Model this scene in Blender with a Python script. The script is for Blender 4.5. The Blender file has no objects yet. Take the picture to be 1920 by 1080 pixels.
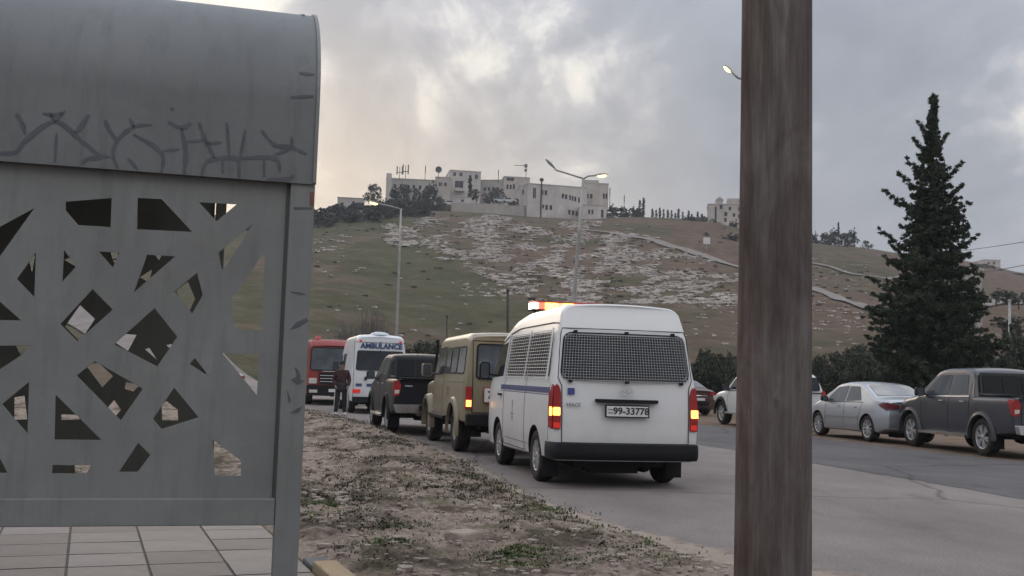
import bpy, bmesh, math, random
import numpy as np
from mathutils import Vector, Matrix, noise, geometry
R = math.radians
random.seed(7)
S = bpy.context.scene
# ------------------------------------------------------------------ camera
F = 2000.0                      # focal length in photo pixels (photo 1920 wide)
CAMZ = 1.33
PITCH, ROLL = R(4.8), R(1.72)
cam = bpy.data.cameras.new('camera'); camo = bpy.data.objects.new('camera', cam)
S.collection.objects.link(camo); S.camera = camo
cam.sensor_width = 36; cam.lens = 36*F/1920; cam.clip_start = .05; cam.clip_end = 6000
CM = Matrix.Rotation(R(90)+PITCH, 3, 'X') @ Matrix.Rotation(ROLL, 3, 'Z')
camo.matrix_world = Matrix.Translation((0, 0, CAMZ)) @ CM.to_4x4()
# ------------------------------------------------------------------ world, sun, exposure
SUN_EL, SUN_AZ = R(11), R(-14)      # low sun ahead and to the left, behind cloud
w = bpy.data.worlds.new('World'); S.world = w; w.use_nodes = True
nt = w.node_tree; N = nt.nodes; L_ = nt.links; N.clear()
def nd(t, **k):
    n = N.new(t)
    for a, b in k.items(): setattr(n, a, b)
    return n
def mth(op, a, b=None, c=None, clamp=False):
    n = nd('ShaderNodeMath', operation=op); n.use_clamp = clamp
    for i, v in enumerate((a, b, c)):
        if v is None: continue
        if isinstance(v, (int, float)): n.inputs[i].default_value = v
        else: L_.new(v, n.inputs[i])
    return n.outputs[0]
def mixc(f, a, b, mode='MIX'):
    n = nd('ShaderNodeMix', data_type='RGBA', blend_type=mode)
    for i, v in ((0, f), (6, a), (7, b)):
        if isinstance(v, (int, float)): n.inputs[i].default_value = v
        elif isinstance(v, tuple): n.inputs[i].default_value = (*v, 1)
        else: L_.new(v, n.inputs[i])
    return n.outputs[2]
def ramp(f, pts):
    n = nd('ShaderNodeValToRGB'); e = n.color_ramp.elements
    while len(e) < len(pts): e.new(.5)
    for i, (p, c) in enumerate(pts):
        e[i].position = p; e[i].color = (*c, 1) if isinstance(c, tuple) else (c, c, c, 1)
    L_.new(f, n.inputs[0]); return n.outputs[0]
tc = nd('ShaderNodeTexCoord'); sep = nd('ShaderNodeSeparateXYZ'); L_.new(tc.outputs['Generated'], sep.inputs[0])
X_, Y_, Z_ = sep.outputs
zc = mth('MAXIMUM', Z_, 0.0)
den = mth('ADD', zc, .38)
cmb = nd('ShaderNodeCombineXYZ'); L_.new(mth('DIVIDE', X_, den), cmb.inputs[0]); L_.new(mth('DIVIDE', Y_, den), cmb.inputs[1])
mp = nd('ShaderNodeMapping'); L_.new(cmb.outputs[0], mp.inputs[0])
mp.inputs['Location'].default_value = (6.3, 7.1, 0); mp.inputs['Rotation'].default_value = (0, 0, R(35)); mp.inputs['Scale'].default_value = (1.0, .62, 1)
def nz(scale, detail, rough, dist, vec=None):
    n = nd('ShaderNodeTexNoise'); n.inputs['Scale'].default_value = scale; n.inputs['Detail'].default_value = detail
    n.inputs['Roughness'].default_value = rough; n.inputs['Distortion'].default_value = dist
    L_.new(vec or mp.outputs[0], n.inputs['Vector']); return n.outputs['Fac']
big = nz(1.9, 3, .5, .4); mid = nz(5.2, 10, .62, .3); fin = nz(9, 6, .55, .2)
dens = mth('ADD', mth('ADD', mth('MULTIPLY', big, .62), mth('MULTIPLY', mid, .42)), mth('MULTIPLY', fin, .08))
# warm glow low on the left where the sun sits behind the cloud
sd = (math.sin(SUN_AZ), math.cos(SUN_AZ), .10)
dot = mth('ADD', mth('ADD', mth('MULTIPLY', X_, sd[0]), mth('MULTIPLY', Y_, sd[1])), mth('MULTIPLY', Z_, sd[2]))
glow = ramp(dot, [(.90, 0.), (.972, .5), (1.0, .95)])
low = ramp(Z_, [(.0, 1.), (.16, .75), (.34, 0.)])
gl = mth('MULTIPLY', glow, low)
d2 = mth('SUBTRACT', dens, mth('MULTIPLY', glow, .03))
cl = ramp(d2, [(.43, (.78, .755, .69)), (.475, (.62, .615, .60)), (.51, (.41, .42, .455)), (.555, (.30, .32, .365)), (.66, (.235, .255, .30))])
cl = mixc(mth('MULTIPLY', gl, .66, clamp=True), cl, (.76, .65, .50))
hz = ramp(Z_, [(-.02, 1.), (.06, .6), (.22, 0.)])
cl = mixc(mth('MULTIPLY', hz, .35), cl, (.46, .47, .50))
# overcast skies grow brighter towards the zenith
zen = nd('ShaderNodeMapRange'); zen.interpolation_type = 'SMOOTHSTEP'
L_.new(Z_, zen.inputs[0])
for i, v in ((1, .22), (2, .85), (3, 1.0), (4, 2.9)): zen.inputs[i].default_value = v
cl = mixc(1.0, cl, zen.outputs[0], 'MULTIPLY')
sky = nd('ShaderNodeTexSky', sky_type='NISHITA', sun_disc=False)
sky.sun_elevation = SUN_EL; sky.sun_rotation = SUN_AZ; sky.air_density = 1.5; sky.dust_density = 2
sc = nd('ShaderNodeVectorMath', operation='SCALE'); L_.new(cl, sc.inputs[0]); sc.inputs['Scale'].default_value = 10.0
out = mixc(.96, sky.outputs[0], sc.outputs[0])
bg = nd('ShaderNodeBackground'); L_.new(out, bg.inputs[0]); bg.inputs[1].default_value = .1
wo = nd('ShaderNodeOutputWorld'); L_.new(bg.outputs[0], wo.inputs[0])
sun = bpy.data.lights.new('sun', 'SUN'); sun.energy = .6; sun.angle = R(25); sun.color = (1, .82, .64)
suno = bpy.data.objects.new('sun', sun); S.collection.objects.link(suno)
sdv = Vector((math.sin(SUN_AZ)*math.cos(SUN_EL), math.cos(SUN_AZ)*math.cos(SUN_EL), math.sin(SUN_EL)))
suno.rotation_euler = sdv.to_track_quat('Z', 'Y').to_euler()
S.view_settings.view_transform = 'Standard'; S.view_settings.look = 'None'
S.view_settings.exposure = 0.38; S.view_settings.gamma = 1; S.view_settings.use_curve_mapping = False
S.render.engine = 'CYCLES'
# ------------------------------------------------------------------ helpers
COL = S.collection
def ray(px, py): return CM @ Vector(((px-960)/F, -(py-540)/F, -1))
CP = Vector((0, 0, CAMZ))
def at(px, py, Y):
    d = ray(px, py); return CP + d*(Y/d.y)
def gnd(px, py, z=0.0):
    d = ray(px, py); return CP + d*((z-CAMZ)/d.z)
def gx(px, Y, z=0.0):              # world x of a photo column at depth Y and height z
    py = 700
    for _ in range(3):
        p = at(px, py, Y); py += (p.z - z)/Y*F
    return at(px, py, Y).x
def lin(tab, x):
    if x <= tab[0][0]: return tab[0][1]
    for (a, b), (c, d) in zip(tab, tab[1:]):
        if x <= c: return b + (d-b)*(x-a)/(c-a) if c > a else d
    return tab[-1][1]
def sm(t): t = max(0., min(1., t)); return t*t*(3-2*t)
def tag(o, label=None, cat=None, group=None, kind=None):
    if label: o['label'] = label
    if cat: o['category'] = cat
    if group: o['group'] = group
    if kind: o['kind'] = kind
    return o
def empty(name, loc, rz=0, label=None, cat=None, group=None):
    o = bpy.data.objects.new(name, None); COL.objects.link(o); o.location = loc; o.rotation_euler = (0, 0, rz)
    o.empty_display_size = .2
    return tag(o, label, cat, group)
class MB:
    def __init__(s): s.v = []; s.f = []; s.m = []; s.cur = 0
    def add(s, vs, fs):
        n = len(s.v); s.v += [tuple(v) for v in vs]; s.f += [tuple(i+n for i in f) for f in fs]; s.m += [s.cur]*len(fs)
    def box(s, a, b, M=None):
        (x0, y0, z0), (x1, y1, z1) = a, b
        vs = [(x0, y0, z0), (x1, y0, z0), (x1, y1, z0), (x0, y1, z0), (x0, y0, z1), (x1, y0, z1), (x1, y1, z1), (x0, y1, z1)]
        if M: vs = [M @ Vector(v) for v in vs]
        s.add(vs, [(3, 2, 1, 0), (4, 5, 6, 7), (0, 1, 5, 4), (1, 2, 6, 5), (2, 3, 7, 6), (3, 0, 4, 7)])
    def tube(s, pts, rad, n=8, cap=True):
        pts = [Vector(p) for p in pts]; rr = rad if isinstance(rad, (list, tuple)) else [rad]*len(pts)
        rings = []; up = None
        for i, p in enumerate(pts):
            t = (pts[min(i+1, len(pts)-1)] - pts[max(i-1, 0)]).normalized()
            if up is None: up = Vector((0, 0, 1)) if abs(t.z) < .9 else Vector((1, 0, 0))
            a = t.cross(up).normalized(); b = a.cross(t).normalized(); up = b
            rings.append([p + (a*math.cos(2*math.pi*k/n) + b*math.sin(2*math.pi*k/n))*rr[i] for k in range(n)])
        vs = [v for r in rings for v in r]; fs = []
        for i in range(len(pts)-1):
            for k in range(n):
                fs.append((i*n+k, i*n+(k+1) % n, (i+1)*n+(k+1) % n, (i+1)*n+k))
        if cap: fs += [tuple(range(n))[::-1], tuple((len(pts)-1)*n+k for k in range(n))]
        s.add(vs, fs)
    def lathe(s, prof, n=24, axis='Z', M=None):
        vs = []; m = len(prof)
        for k in range(n):
            a = 2*math.pi*k/n
            for r, h in prof:
                v = (r*math.cos(a), r*math.sin(a), h) if axis == 'Z' else (h, r*math.cos(a), r*math.sin(a))
                vs.append(M @ Vector(v) if M else v)
        fs = [(k*m+i, ((k+1) % n)*m+i, ((k+1) % n)*m+i+1, k*m+i+1) for k in range(n) for i in range(m-1)]
        s.add(vs, fs)
    def prism(s, poly, z0, z1, fn=lambda x, y, z: (x, y, z), holes=()):
        def crs(a, b):
            ip = geometry.intersect_line_line_2d
            return any(ip(a[i-1], a[i], b[j-1], b[j]) for i in range(len(a)) for j in range(len(b)))
        keep = []
        for h in holes:
            bad = any(crs(h, k) for k in keep) or crs(h, poly)
            if bad: print('DROPPED HOLE', h)
            else: keep.append(h)
        holes = keep
        loops = [poly]+list(holes)
        flat = [p for l in loops for p in l]
        if holes:
            ed = []; o = 0
            for l in loops: ed += [(o+i, o+(i+1) % len(l)) for i in range(len(l))]; o += len(l)
            r_ = geometry.delaunay_2d_cdt([Vector(p) for p in flat], ed, [], 1, 1e-6); flat = [tuple(p) for p in r_[0]]; tris = []
            def inside(x, y, l):
                c = False
                for i in range(len(l)):
                    (x0, y0), (x1, y1) = l[i-1], l[i]
                    if (y0 > y) != (y1 > y) and x < (x1-x0)*(y-y0)/(y1-y0)+x0: c = not c
                return c
            for t in r_[2]:
                cx = sum(flat[i][0] for i in t)/3; cy = sum(flat[i][1] for i in t)/3
                if inside(cx, cy, poly) and not any(inside(cx, cy, h) for h in holes): tris.append(t)
            assert len(flat) == sum(len(l) for l in loops), 'overlapping holes %d %d' % (len(flat), sum(len(l) for l in loops))
        else: tris = geometry.tessellate_polygon([[Vector((p[0], p[1], 0)) for p in l] for l in loops])
        n = len(flat); vs = [fn(p[0], p[1], z0) for p in flat]+[fn(p[0], p[1], z1) for p in flat]
        fs = []
        for t in tris:
            fs.append((t[0], t[1], t[2])); fs.append((t[2]+n, t[1]+n, t[0]+n))
        o = 0
        for l in loops:
            k = len(l)
            for i in range(k): a, b = o+i, o+(i+1) % k; fs.append((a, b, b+n, a+n))
            o += k
        s.add(vs, fs)
    def mesh(s, name, mats, smooth=False, auto=None):
        me = bpy.data.meshes.new(name); me.from_pydata(s.v, [], s.f)
        for m in (mats if isinstance(mats, (list, tuple)) else [mats]): me.materials.append(m)
        if any(s.m): me.polygons.foreach_set('material_index', s.m)
        bm = bmesh.new(); bm.from_mesh(me); bmesh.ops.recalc_face_normals(bm, faces=bm.faces)
        if auto is not None:
            for e in bm.edges: e.smooth = not (len(e.link_faces) == 2 and e.calc_face_angle(0) > R(auto))
            for f in bm.faces: f.smooth = True
        elif smooth:
            for f in bm.faces: f.smooth = True
        bm.to_mesh(me); bm.free(); me.update(); return me
    def build(s, name, mats, parent=None, smooth=False, auto=None, bevel=0):
        o = bpy.data.objects.new(name, s.mesh(name, mats, smooth, auto)); COL.objects.link(o)
        if parent: o.parent = parent
        if bevel:
            b = o.modifiers.new('bevel', 'BEVEL'); b.width = bevel; b.segments = 2; b.limit_method = 'ANGLE'; b.angle_limit = R(40)
        return o
def raw(name, v, f, mat, parent=None, smooth=False):
    me = bpy.data.meshes.new(name); me.from_pydata(v, [], f)
    me.materials.append(mat)
    if smooth: me.polygons.foreach_set('use_smooth', [True]*len(me.polygons))
    o = bpy.data.objects.new(name, me); COL.objects.link(o)
    if parent: o.parent = parent
    return o
def children(o): return [c for c in bpy.data.objects if c.parent == o]
def copy_tree(o, parent=None):
    c = o.copy(); COL.objects.link(c)
    if parent: c.parent = parent
    for ch in children(o): copy_tree(ch, c)
    return c
def text_obj(name, body, size, mat, parent, M, extrude=.001, bold=0):
    cu = bpy.data.curves.new(name, 'FONT'); cu.body = body; cu.size = size; cu.extrude = extrude; cu.offset = bold
    cu.align_x = 'CENTER'; cu.align_y = 'CENTER'; cu.resolution_u = 3
    to = bpy.data.objects.new('tmp', cu); COL.objects.link(to)
    bpy.context.view_layer.update()
    me = bpy.data.meshes.new_from_object(to.evaluated_get(bpy.context.evaluated_depsgraph_get()))
    bpy.data.objects.remove(to); me.name = name; me.materials.clear(); me.materials.append(mat)
    me.transform(M)
    o = bpy.data.objects.new(name, me); COL.objects.link(o); o.parent = parent
    return o
# ------------------------------------------------------------------ materials
def mk(name):
    m = bpy.data.materials.new(name); m.use_nodes = True
    t = m.node_tree; return m, t, t.nodes['Principled BSDF']
def lk(t, a, b): t.links.new(a, b)
def tnoise(t, scale, detail=4, rough=.55, coord='Object', stretch=None, dist=0):
    tc = t.nodes.new('ShaderNodeTexCoord'); n = t.nodes.new('ShaderNodeTexNoise')
    n.inputs['Scale'].default_value = scale; n.inputs['Detail'].default_value = detail; n.inputs['Roughness'].default_value = rough
    n.inputs['Distortion'].default_value = dist
    if stretch:
        mp = t.nodes.new('ShaderNodeMapping'); mp.inputs['Scale'].default_value = stretch
        lk(t, tc.outputs[coord], mp.inputs[0]); lk(t, mp.outputs[0], n.inputs['Vector'])
    else: lk(t, tc.outputs[coord], n.inputs['Vector'])
    return n.outputs['Fac']
def tramp(t, f, pts, interp='LINEAR'):
    n = t.nodes.new('ShaderNodeValToRGB'); e = n.color_ramp.elements; n.color_ramp.interpolation = interp
    while len(e) < len(pts): e.new(.5)
    for i, (p, c) in enumerate(pts):
        e[i].position = p; e[i].color = (*c, 1) if isinstance(c, tuple) else (c, c, c, 1)
    lk(t, f, n.inputs[0]); return n.outputs[0]
def tmix(t, f, a, b, mode='MIX'):
    n = t.nodes.new('ShaderNodeMix'); n.data_type = 'RGBA'; n.blend_type = mode
    for i, v in ((0, f), (6, a), (7, b)):
        if isinstance(v, (int, float)): n.inputs[i].default_value = v
        elif isinstance(v, tuple): n.inputs[i].default_value = (*v, 1)
        else: lk(t, v, n.inputs[i])
    return n.outputs[2]
def tmath(t, op, a, b=None, clamp=False):
    n = t.nodes.new('ShaderNodeMath'); n.operation = op; n.use_clamp = clamp
    for i, v in enumerate((a, b)):
        if v is None: continue
        if isinstance(v, (int, float)): n.inputs[i].default_value = v
        else: lk(t, v, n.inputs[i])
    return n.outputs[0]
def tbump(t, p, h, strength, dist=.02):
    b = t.nodes.new('ShaderNodeBump'); b.inputs['Strength'].default_value = strength; b.inputs['Distance'].default_value = dist
    lk(t, h, b.inputs['Height']); lk(t, b.outputs[0], p.inputs['Normal'])
def pmat(name, c, var=.15, scale=4, rough=.7, metal=0, bump=0, bscale=40, bdist=.01, spec=.5, stretch=None, c2=None, detail=5):
    m, t, p = mk(name)
    a = tuple(max(0, x*(1-var)) for x in c); b = c2 or tuple(min(1, x*(1+var)) for x in c)
    f = tnoise(t, scale, detail, .6, stretch=stretch)
    lk(t, tramp(t, f, [(.3, a), (.7, b)]), p.inputs['Base Color'])
    p.inputs['Roughness'].default_value = rough; p.inputs['Metallic'].default_value = metal
    p.inputs['Specular IOR Level'].default_value = spec
    if bump: tbump(t, p, tnoise(t, bscale, 5, .6, stretch=stretch), bump, bdist)
    return m
def paint(name, c, dirt=.5, rough=.32, dirtc=(.16, .13, .105), metal=0, coat=.6, spec=.5):
    """car paint: clear-coated colour with road dust settled low on the sides"""
    m, t, p = mk(name)
    tc = t.nodes.new('ShaderNodeTexCoord'); s = t.nodes.new('ShaderNodeSeparateXYZ'); lk(t, tc.outputs['Object'], s.inputs[0])
    h = tramp(t, tmath(t, 'MULTIPLY', s.outputs[2], 1/2.4), [(.12, 1.), (.30, .35), (.6, .08)])
    f = tmath(t, 'MULTIPLY', tmath(t, 'MULTIPLY', h, tnoise(t, 3, 6, .7)), dirt*1.7, True)
    lk(t, tmix(t, f, c, dirtc), p.inputs['Base Color'])
    p.inputs['Metallic'].default_value = metal; p.inputs['Specular IOR Level'].default_value = spec
    r = tmath(t, 'ADD', tmath(t, 'MULTIPLY', f, .5), rough); lk(t, r, p.inputs['Roughness'])
    p.inputs['Coat Weight'].default_value = coat*.5; p.inputs['Coat Roughness'].default_value = .12
    return m
def glow_mat(name, c, e, strength):
    m, t, p = mk(name); p.inputs['Base Color'].default_value = (*c, 1); p.inputs['Roughness'].default_value = .3
    p.inputs['Emission Color'].default_value = (*e, 1); p.inputs['Emission Strength'].default_value = strength; return m
def glass_mat(name, c=(.02, .024, .028), rough=.08, spec=.45):
    m, t, p = mk(name); lk(t, tramp(t, tnoise(t, 1.4, 3), [(.3, tuple(x*.7 for x in c)), (.7, tuple(x*1.5 for x in c))]), p.inputs['Base Color'])
    p.inputs['Roughness'].default_value = rough; p.inputs['Specular IOR Level'].default_value = spec; return m
M_glass = glass_mat('dark_glass'); M_glass2 = glass_mat('tinted_glass', (.06, .07, .08)); M_clear = glass_mat('pale_glass', (.16, .17, .18), .12)
M_black = pmat('black_plastic', (.011, .011, .013), .25, 6, .6, spec=.22)
M_rubber = pmat('tyre_rubber', (.016, .015, .014), .35, 9, .85, c2=(.045, .038, .032), spec=.3)
M_chrome = pmat('chrome', (.78, .78, .80), .1, 3, .22, 1)
M_alloy = pmat('alloy_rim', (.42, .42, .43), .2, 8, .4, .6)
M_steel = pmat('painted_steel_rim', (.20, .19, .17), .2, 8, .6)
M_under = pmat('underbody_grime', (.010, .009, .008), .3, 5, .9)
M_red = pmat('red_lens', (.30, .012, .012), .2, 8, .25); M_redg = glow_mat('lit_red_lens', (.3, .01, .01), (1, .05, .03), .25)
M_amber = glow_mat('lit_amber_lens', (.6, .25, .04), (1, .40, .09), 2.6)
M_lensw = pmat('clear_lens', (.5, .48, .45), .2, 8, .25)
M_white_p = pmat('number_plate_white', (.62, .62, .60), .08, 5, .5)
M_ink = pmat('black_ink', (.02, .02, .02), .1, 5, .6)
# ------------------------------------------------------------------ terrain
RIDGE = []      # (x/y tangent, ridge distance, ridge height)
for px, py, D in [(-2600, 520, 300), (-900, 470, 300), (0, 430, 300), (400, 404, 290), (590, 397, 285), (640, 392, 285), (720, 390, 284), (850, 396, 280), (985, 405, 278), (1090, 410, 276),
                  (1140, 409, 280), (1200, 407, 284), (1320, 412, 285), (1390, 428, 280), (1524, 455, 285), (1610, 463, 300), (1690, 473, 330), (1770, 483, 360),
                  (1850, 497, 400), (1920, 512, 420), (2200, 560, 450), (3200, 650, 480), (4600, 690, 500)]:
    p = at(px, py, D); RIDGE.append((p.x/p.y, D, p.z))
RQ = [r[0] for r in RIDGE]
def ridge(q):
    if q <= RQ[0]: return RIDGE[0][1:]
    for a, b in zip(RIDGE, RIDGE[1:]):
        if q <= b[0]:
            t = sm((q-a[0])/(b[0]-a[0])); t = .5*t + .5*(q-a[0])/(b[0]-a[0])
            return a[1]+(b[1]-a[1])*t, a[2]+(b[2]-a[2])*t
    return RIDGE[-1][1:]
def H(x, y):
    base = -.015
    if y <= 5: return base
    q = x/y; Dr, zr = ridge(q)
    D0 = lin([(-1, 44), (-.3, 50), (-.17, 62), (-.1, 70), (.25, 70), (.45, 60), (1, 60)], q)
    if y <= D0: return base
    t = (y-D0)/(Dr-D0)
    fade = 1 - sm((abs(q)-1.6)/1.5)
    if t < 1:
        s = .80*t + .20*math.sin(t*math.pi/2)**2
        z = zr*s
        z = z*min(1, t/.10) + zr*s*.8*(1-min(1, t/.10))*t*4 if t < .10 else z
    else:
        z = zr - (y-Dr)*.07*(1-math.exp(-(y-Dr)/60)); z = max(z, -60)
    k = sm((y-D0)/50)
    z += k*(1.5*noise.fractal(Vector((x*.018, y*.018, 3)), 1, 2, 3) + .35*noise.noise(Vector((x*.09, y*.12, 1))))*(.35 if .85 < t < 1.1 else 1)
    return base + z*fade
def hit(px, py, lo=40, hi=520):
    d = ray(px, py); d = d/d.y; y = lo; f = lambda y: (CP+d*y).z < H(d.x*y, y)
    while y < hi:
        if f(y):
            a, b = y-5, y
            for _ in range(5):
                m = (a+b)/2
                if f(m): b = m
                else: a = m
            return Vector((d.x*b, b, H(d.x*b, b)))
        y += 5
    return Vector((d.x*290, 290, H(d.x*290, 290)))
cols = [math.tan(R(a)) for a in (-80, -74, -68)] + [-2.2+i*.1 for i in range(11)] + [-1.12+i*.05 for i in range(9)] + [-.68+i*.0052 for i in range(260)] + [.70+i*.05 for i in range(10)] + [1.3, 1.5, 1.8, 2.2, 2.6, 3.2, 4, 5.5]
rows = [2, 4, 6, 9, 13, 18, 24, 30, 36, 41]+[44+i*1.6 for i in range(165)]+[312+i*9 for i in range(22)]+[530, 600, 700, 850, 1100, 1500, 2200, 3500]
tv = [(q*y, y, H(q*y, y)) for y in rows for q in cols]; nc = len(cols)
tf = [(r*nc+c, r*nc+c+1, (r+1)*nc+c+1, (r+1)*nc+c) for r in range(len(rows)-1) for c in range(nc-1)]
m, t, p = mk('hillside_soil')
tc = t.nodes.new('ShaderNodeTexCoord'); sp = t.nodes.new('ShaderNodeSeparateXYZ'); lk(t, tc.outputs['Object'], sp.inputs[0])
n1 = tnoise(t, .022, 5, .6, stretch=(1, .55, .4), dist=.6); n2 = tnoise(t, .35, 7, .68); n3 = tnoise(t, .09, 6, .62, stretch=(.7, 1.6, 1))
brown = tramp(t, n2, [(.30, (.082, .055, .039)), (.52, (.124, .086, .062)), (.72, (.175, .135, .108))])
green = tramp(t, n2, [(.30, (.048, .050, .025)), (.55, (.074, .075, .040)), (.72, (.112, .104, .060))])
# greener low and to the left of the hill, browner towards the rocky crest
gsel = tmath(t, 'ADD', tmath(t, 'MULTIPLY', n1, 1.0), tmath(t, 'MULTIPLY', n3, .5))
gsel = tmath(t, 'ADD', gsel, tmath(t, 'MULTIPLY', sp.outputs[0], -.0016))
gf = tramp(t, gsel, [(.64, 0.), (.80, .9)])
col = tmix(t, gf, brown, green)
# red-brown ploughed earth and lighter flat ground near the road
nr = tramp(t, tmath(t, 'MULTIPLY', sp.outputs[1], .01), [(.36, 1.), (.62, 0.)])
dirt = tramp(t, tnoise(t, 1.8, 8, .7), [(.3, (.15, .105, .078)), (.55, (.22, .165, .125)), (.75, (.31, .25, .20))])
col = tmix(t, nr, col, dirt)
lk(t, col, p.inputs['Base Color']); p.inputs['Roughness'].default_value = .95; p.inputs['Specular IOR Level'].default_value = .1
tbump(t, p, tnoise(t, 1.1, 8, .7), .9, .35)
M_hill = m
ter = raw('hillside_terrain', tv, tf, M_hill, smooth=True); tag(ter, kind='structure')
# ------------------------------------------------------------------ ground behind the camera
gb = MB(); gb.add([(-4000, -300, -.02), (4000, -300, -.02), (4000, 2.0, -.02), (-4000, 2.0, -.02)], [(0, 1, 2, 3)])
tag(gb.build('ground', M_hill), kind='structure')
# ------------------------------------------------------------------ road
EDGE = [gnd(*p) for p in [(560, 770), (580, 775), (640, 785), (700, 801), (780, 829), (860, 864), (930, 903), (1000, 941), (1080, 969), (1180, 1004), (1280, 1038), (1400, 1074)]]
EDGE = [(p.x, p.y) for p in EDGE]; e0, e1 = EDGE[0], EDGE[1]
HD = R(14)
far = [(e0[0]-math.sin(R(14+i*5))*9*i*.9, e0[1]+math.cos(R(14+i*6))*9*i*.9) for i in range(1, 5)]
EDGE = far[::-1] + EDGE + [(4.2, 5.0), (7.0, 2.8), (12, 0), (24, -6)]
def catm(P, n=6):
    o = []
    for i in range(len(P)-1):
        a, b, c, d = P[max(i-1, 0)], P[i], P[i+1], P[min(i+2, len(P)-1)]
        for k in range(n):
            u = k/n
            o.append(tuple(.5*((2*b[j]) + (-a[j]+c[j])*u + (2*a[j]-5*b[j]+4*c[j]-d[j])*u*u + (-a[j]+3*b[j]-3*c[j]+d[j])*u**3) for j in (0, 1)))
    return o+[tuple(P[-1])]
EDGE = catm(EDGE, 5)
EA = np.array(EDGE)
def edge_dist(P):      # signed distance of points to the road's left edge, positive on the verge
    P = np.asarray(P, float); best = np.full(len(P), 1e9); sg = np.ones(len(P))
    for a, b in zip(EA[:-1], EA[1:]):
        d = b-a; L2 = (d**2).sum(); t = np.clip(((P-a)@d)/L2, 0, 1); c = a+t[:, None]*d; v = P-c
        dist = np.hypot(v[:, 0], v[:, 1]); cr = d[0]*v[:, 1]-d[1]*v[:, 0]
        k = dist < best; best[k] = dist[k]; sg[k] = np.where(cr[k] > 0, 1, -1)
    return -best*sg
def asphalt(name, a, b, c, patch=.5):
    m, t, p = mk(name)
    f = tnoise(t, .55, 8, .66, stretch=(1, .6, 1)); g = tnoise(t, 42, 6, .8)
    base = tramp(t, f, [(.30, a), (.52, b), (.72, c)])
    sp_ = tramp(t, g, [(.32, .58), (.68, 1.36)])
    base = tmix(t, 1, base, sp_, 'MULTIPLY')
    # wandering cracks
    vo = t.nodes.new('ShaderNodeTexVoronoi'); vo.feature = 'DISTANCE_TO_EDGE'; vo.inputs['Scale'].default_value = .20
    tc = t.nodes.new('ShaderNodeTexCoord'); nn = t.nodes.new('ShaderNodeTexNoise'); nn.inputs['Scale'].default_value = .8; nn.inputs['Detail'].default_value = 5
    ad = t.nodes.new('ShaderNodeMix'); ad.data_type = 'VECTOR'; ad.inputs[0].default_value = .35
    lk(t, tc.outputs['Object'], nn.inputs['Vector']); lk(t, tc.outputs['Object'], ad.inputs[4]); lk(t, nn.outputs['Color'], ad.inputs[5]); lk(t, ad.outputs[1], vo.inputs['Vector'])
    ck = tramp(t, vo.outputs['Distance'], [(.0, .35), (.006, 1.)])
    base = tmix(t, .8, base, ck, 'MULTIPLY')
    st = tramp(t, tnoise(t, 1.4, 4, .5, stretch=(1, .35, 1)), [(.60, 1.), (.74, .72)])
    base = tmix(t, 1, base, st, 'MULTIPLY')
    lk(t, base, p.inputs['Base Color']); p.inputs['Roughness'].default_value = .82; p.inputs['Specular IOR Level'].default_value = .25
    tbump(t, p, tnoise(t, 130, 3, .6), .5, .006)
    return m
M_asph = asphalt('dusty_asphalt', (.150, .129, .120), (.200, .174, .162), (.25, .220, .205))
M_asph2 = asphalt('dark_asphalt', (.074, .070, .072), (.100, .095, .097), (.130, .122, .122))
RE = [(gnd(1312, 796)), gnd(1400, 806), gnd(1520, 820), gnd(1690, 841), gnd(1920, 868), gnd(2300, 915)]
RE = [(p.x, p.y) for p in RE]
REX = [(RE[0][0]-9, RE[0][1]+22), (RE[0][0]-3.6, RE[0][1]+9)] + RE + [(26, 8), (40, 0)]
def strip_poly(left, right, z, mat, name):
    poly = left + right[::-1]
    b = MB(); tr = geometry.tessellate_polygon([[Vector((x, y, 0)) for x, y in poly]])
    b.add([(x, y, z) for x, y in poly], [tuple(t) for t in tr])
    return tag(b.build(name, mat), kind='structure')
farR = [(EDGE[0][0]+4, EDGE[0][1]+12)]
strip_poly(EDGE, [farR[0]]+REX, 0.0, M_asph, 'asphalt_layby')
BD = [gnd(1120, 806), gnd(1312, 834), gnd(1520, 868), gnd(1920, 936), gnd(2600, 1060)]
BD = [(p.x, p.y) for p in BD]; BD = catm([(BD[0][0]-3.4, BD[0][1]+14)]+BD, 40); rj = random.Random(8); BD = [(x+rj.gauss(0, .03), y+.16*noise.noise(Vector((x*1.1, y*.4, 3)))+rj.gauss(0, .025)) for x, y in BD]
strip_poly(BD, REX[:-1], .004, M_asph2, 'road')
# far road climbing away on the left, seen through the shelter's cut-outs
def drape(name, pts, wid, mat, dz=.14, n=14):
    P = catm(pts, n); b = MB(); vs = []; K = 4
    for i, p in enumerate(P):
        q = Vector(P[min(i+1, len(P)-1)])-Vector(P[max(i-1, 0)]); q.normalize(); nn = Vector((-q.y, q.x))
        for k in range(K+1):
            c = Vector(p)+nn*wid*(k/K-.5); vs.append((c.x, c.y, H(c.x, c.y)+dz))
    b.add(vs, [(i*(K+1)+k, i*(K+1)+k+1, (i+1)*(K+1)+k+1, (i+1)*(K+1)+k) for i in range(len(P)-1) for k in range(K)])
    return tag(b.build(name, mat, smooth=True), kind='structure')
ll = [(EDGE[0][0]+2, EDGE[0][1]+2)]
drape('road', [(-9, 46), (-14, 56), (-20, 66), (-27, 78), (-37, 94), (-52, 118), (-75, 142), (-108, 165), (-150, 182), (-200, 190), (-260, 192)], 7.0, M_asph, .10)
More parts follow.
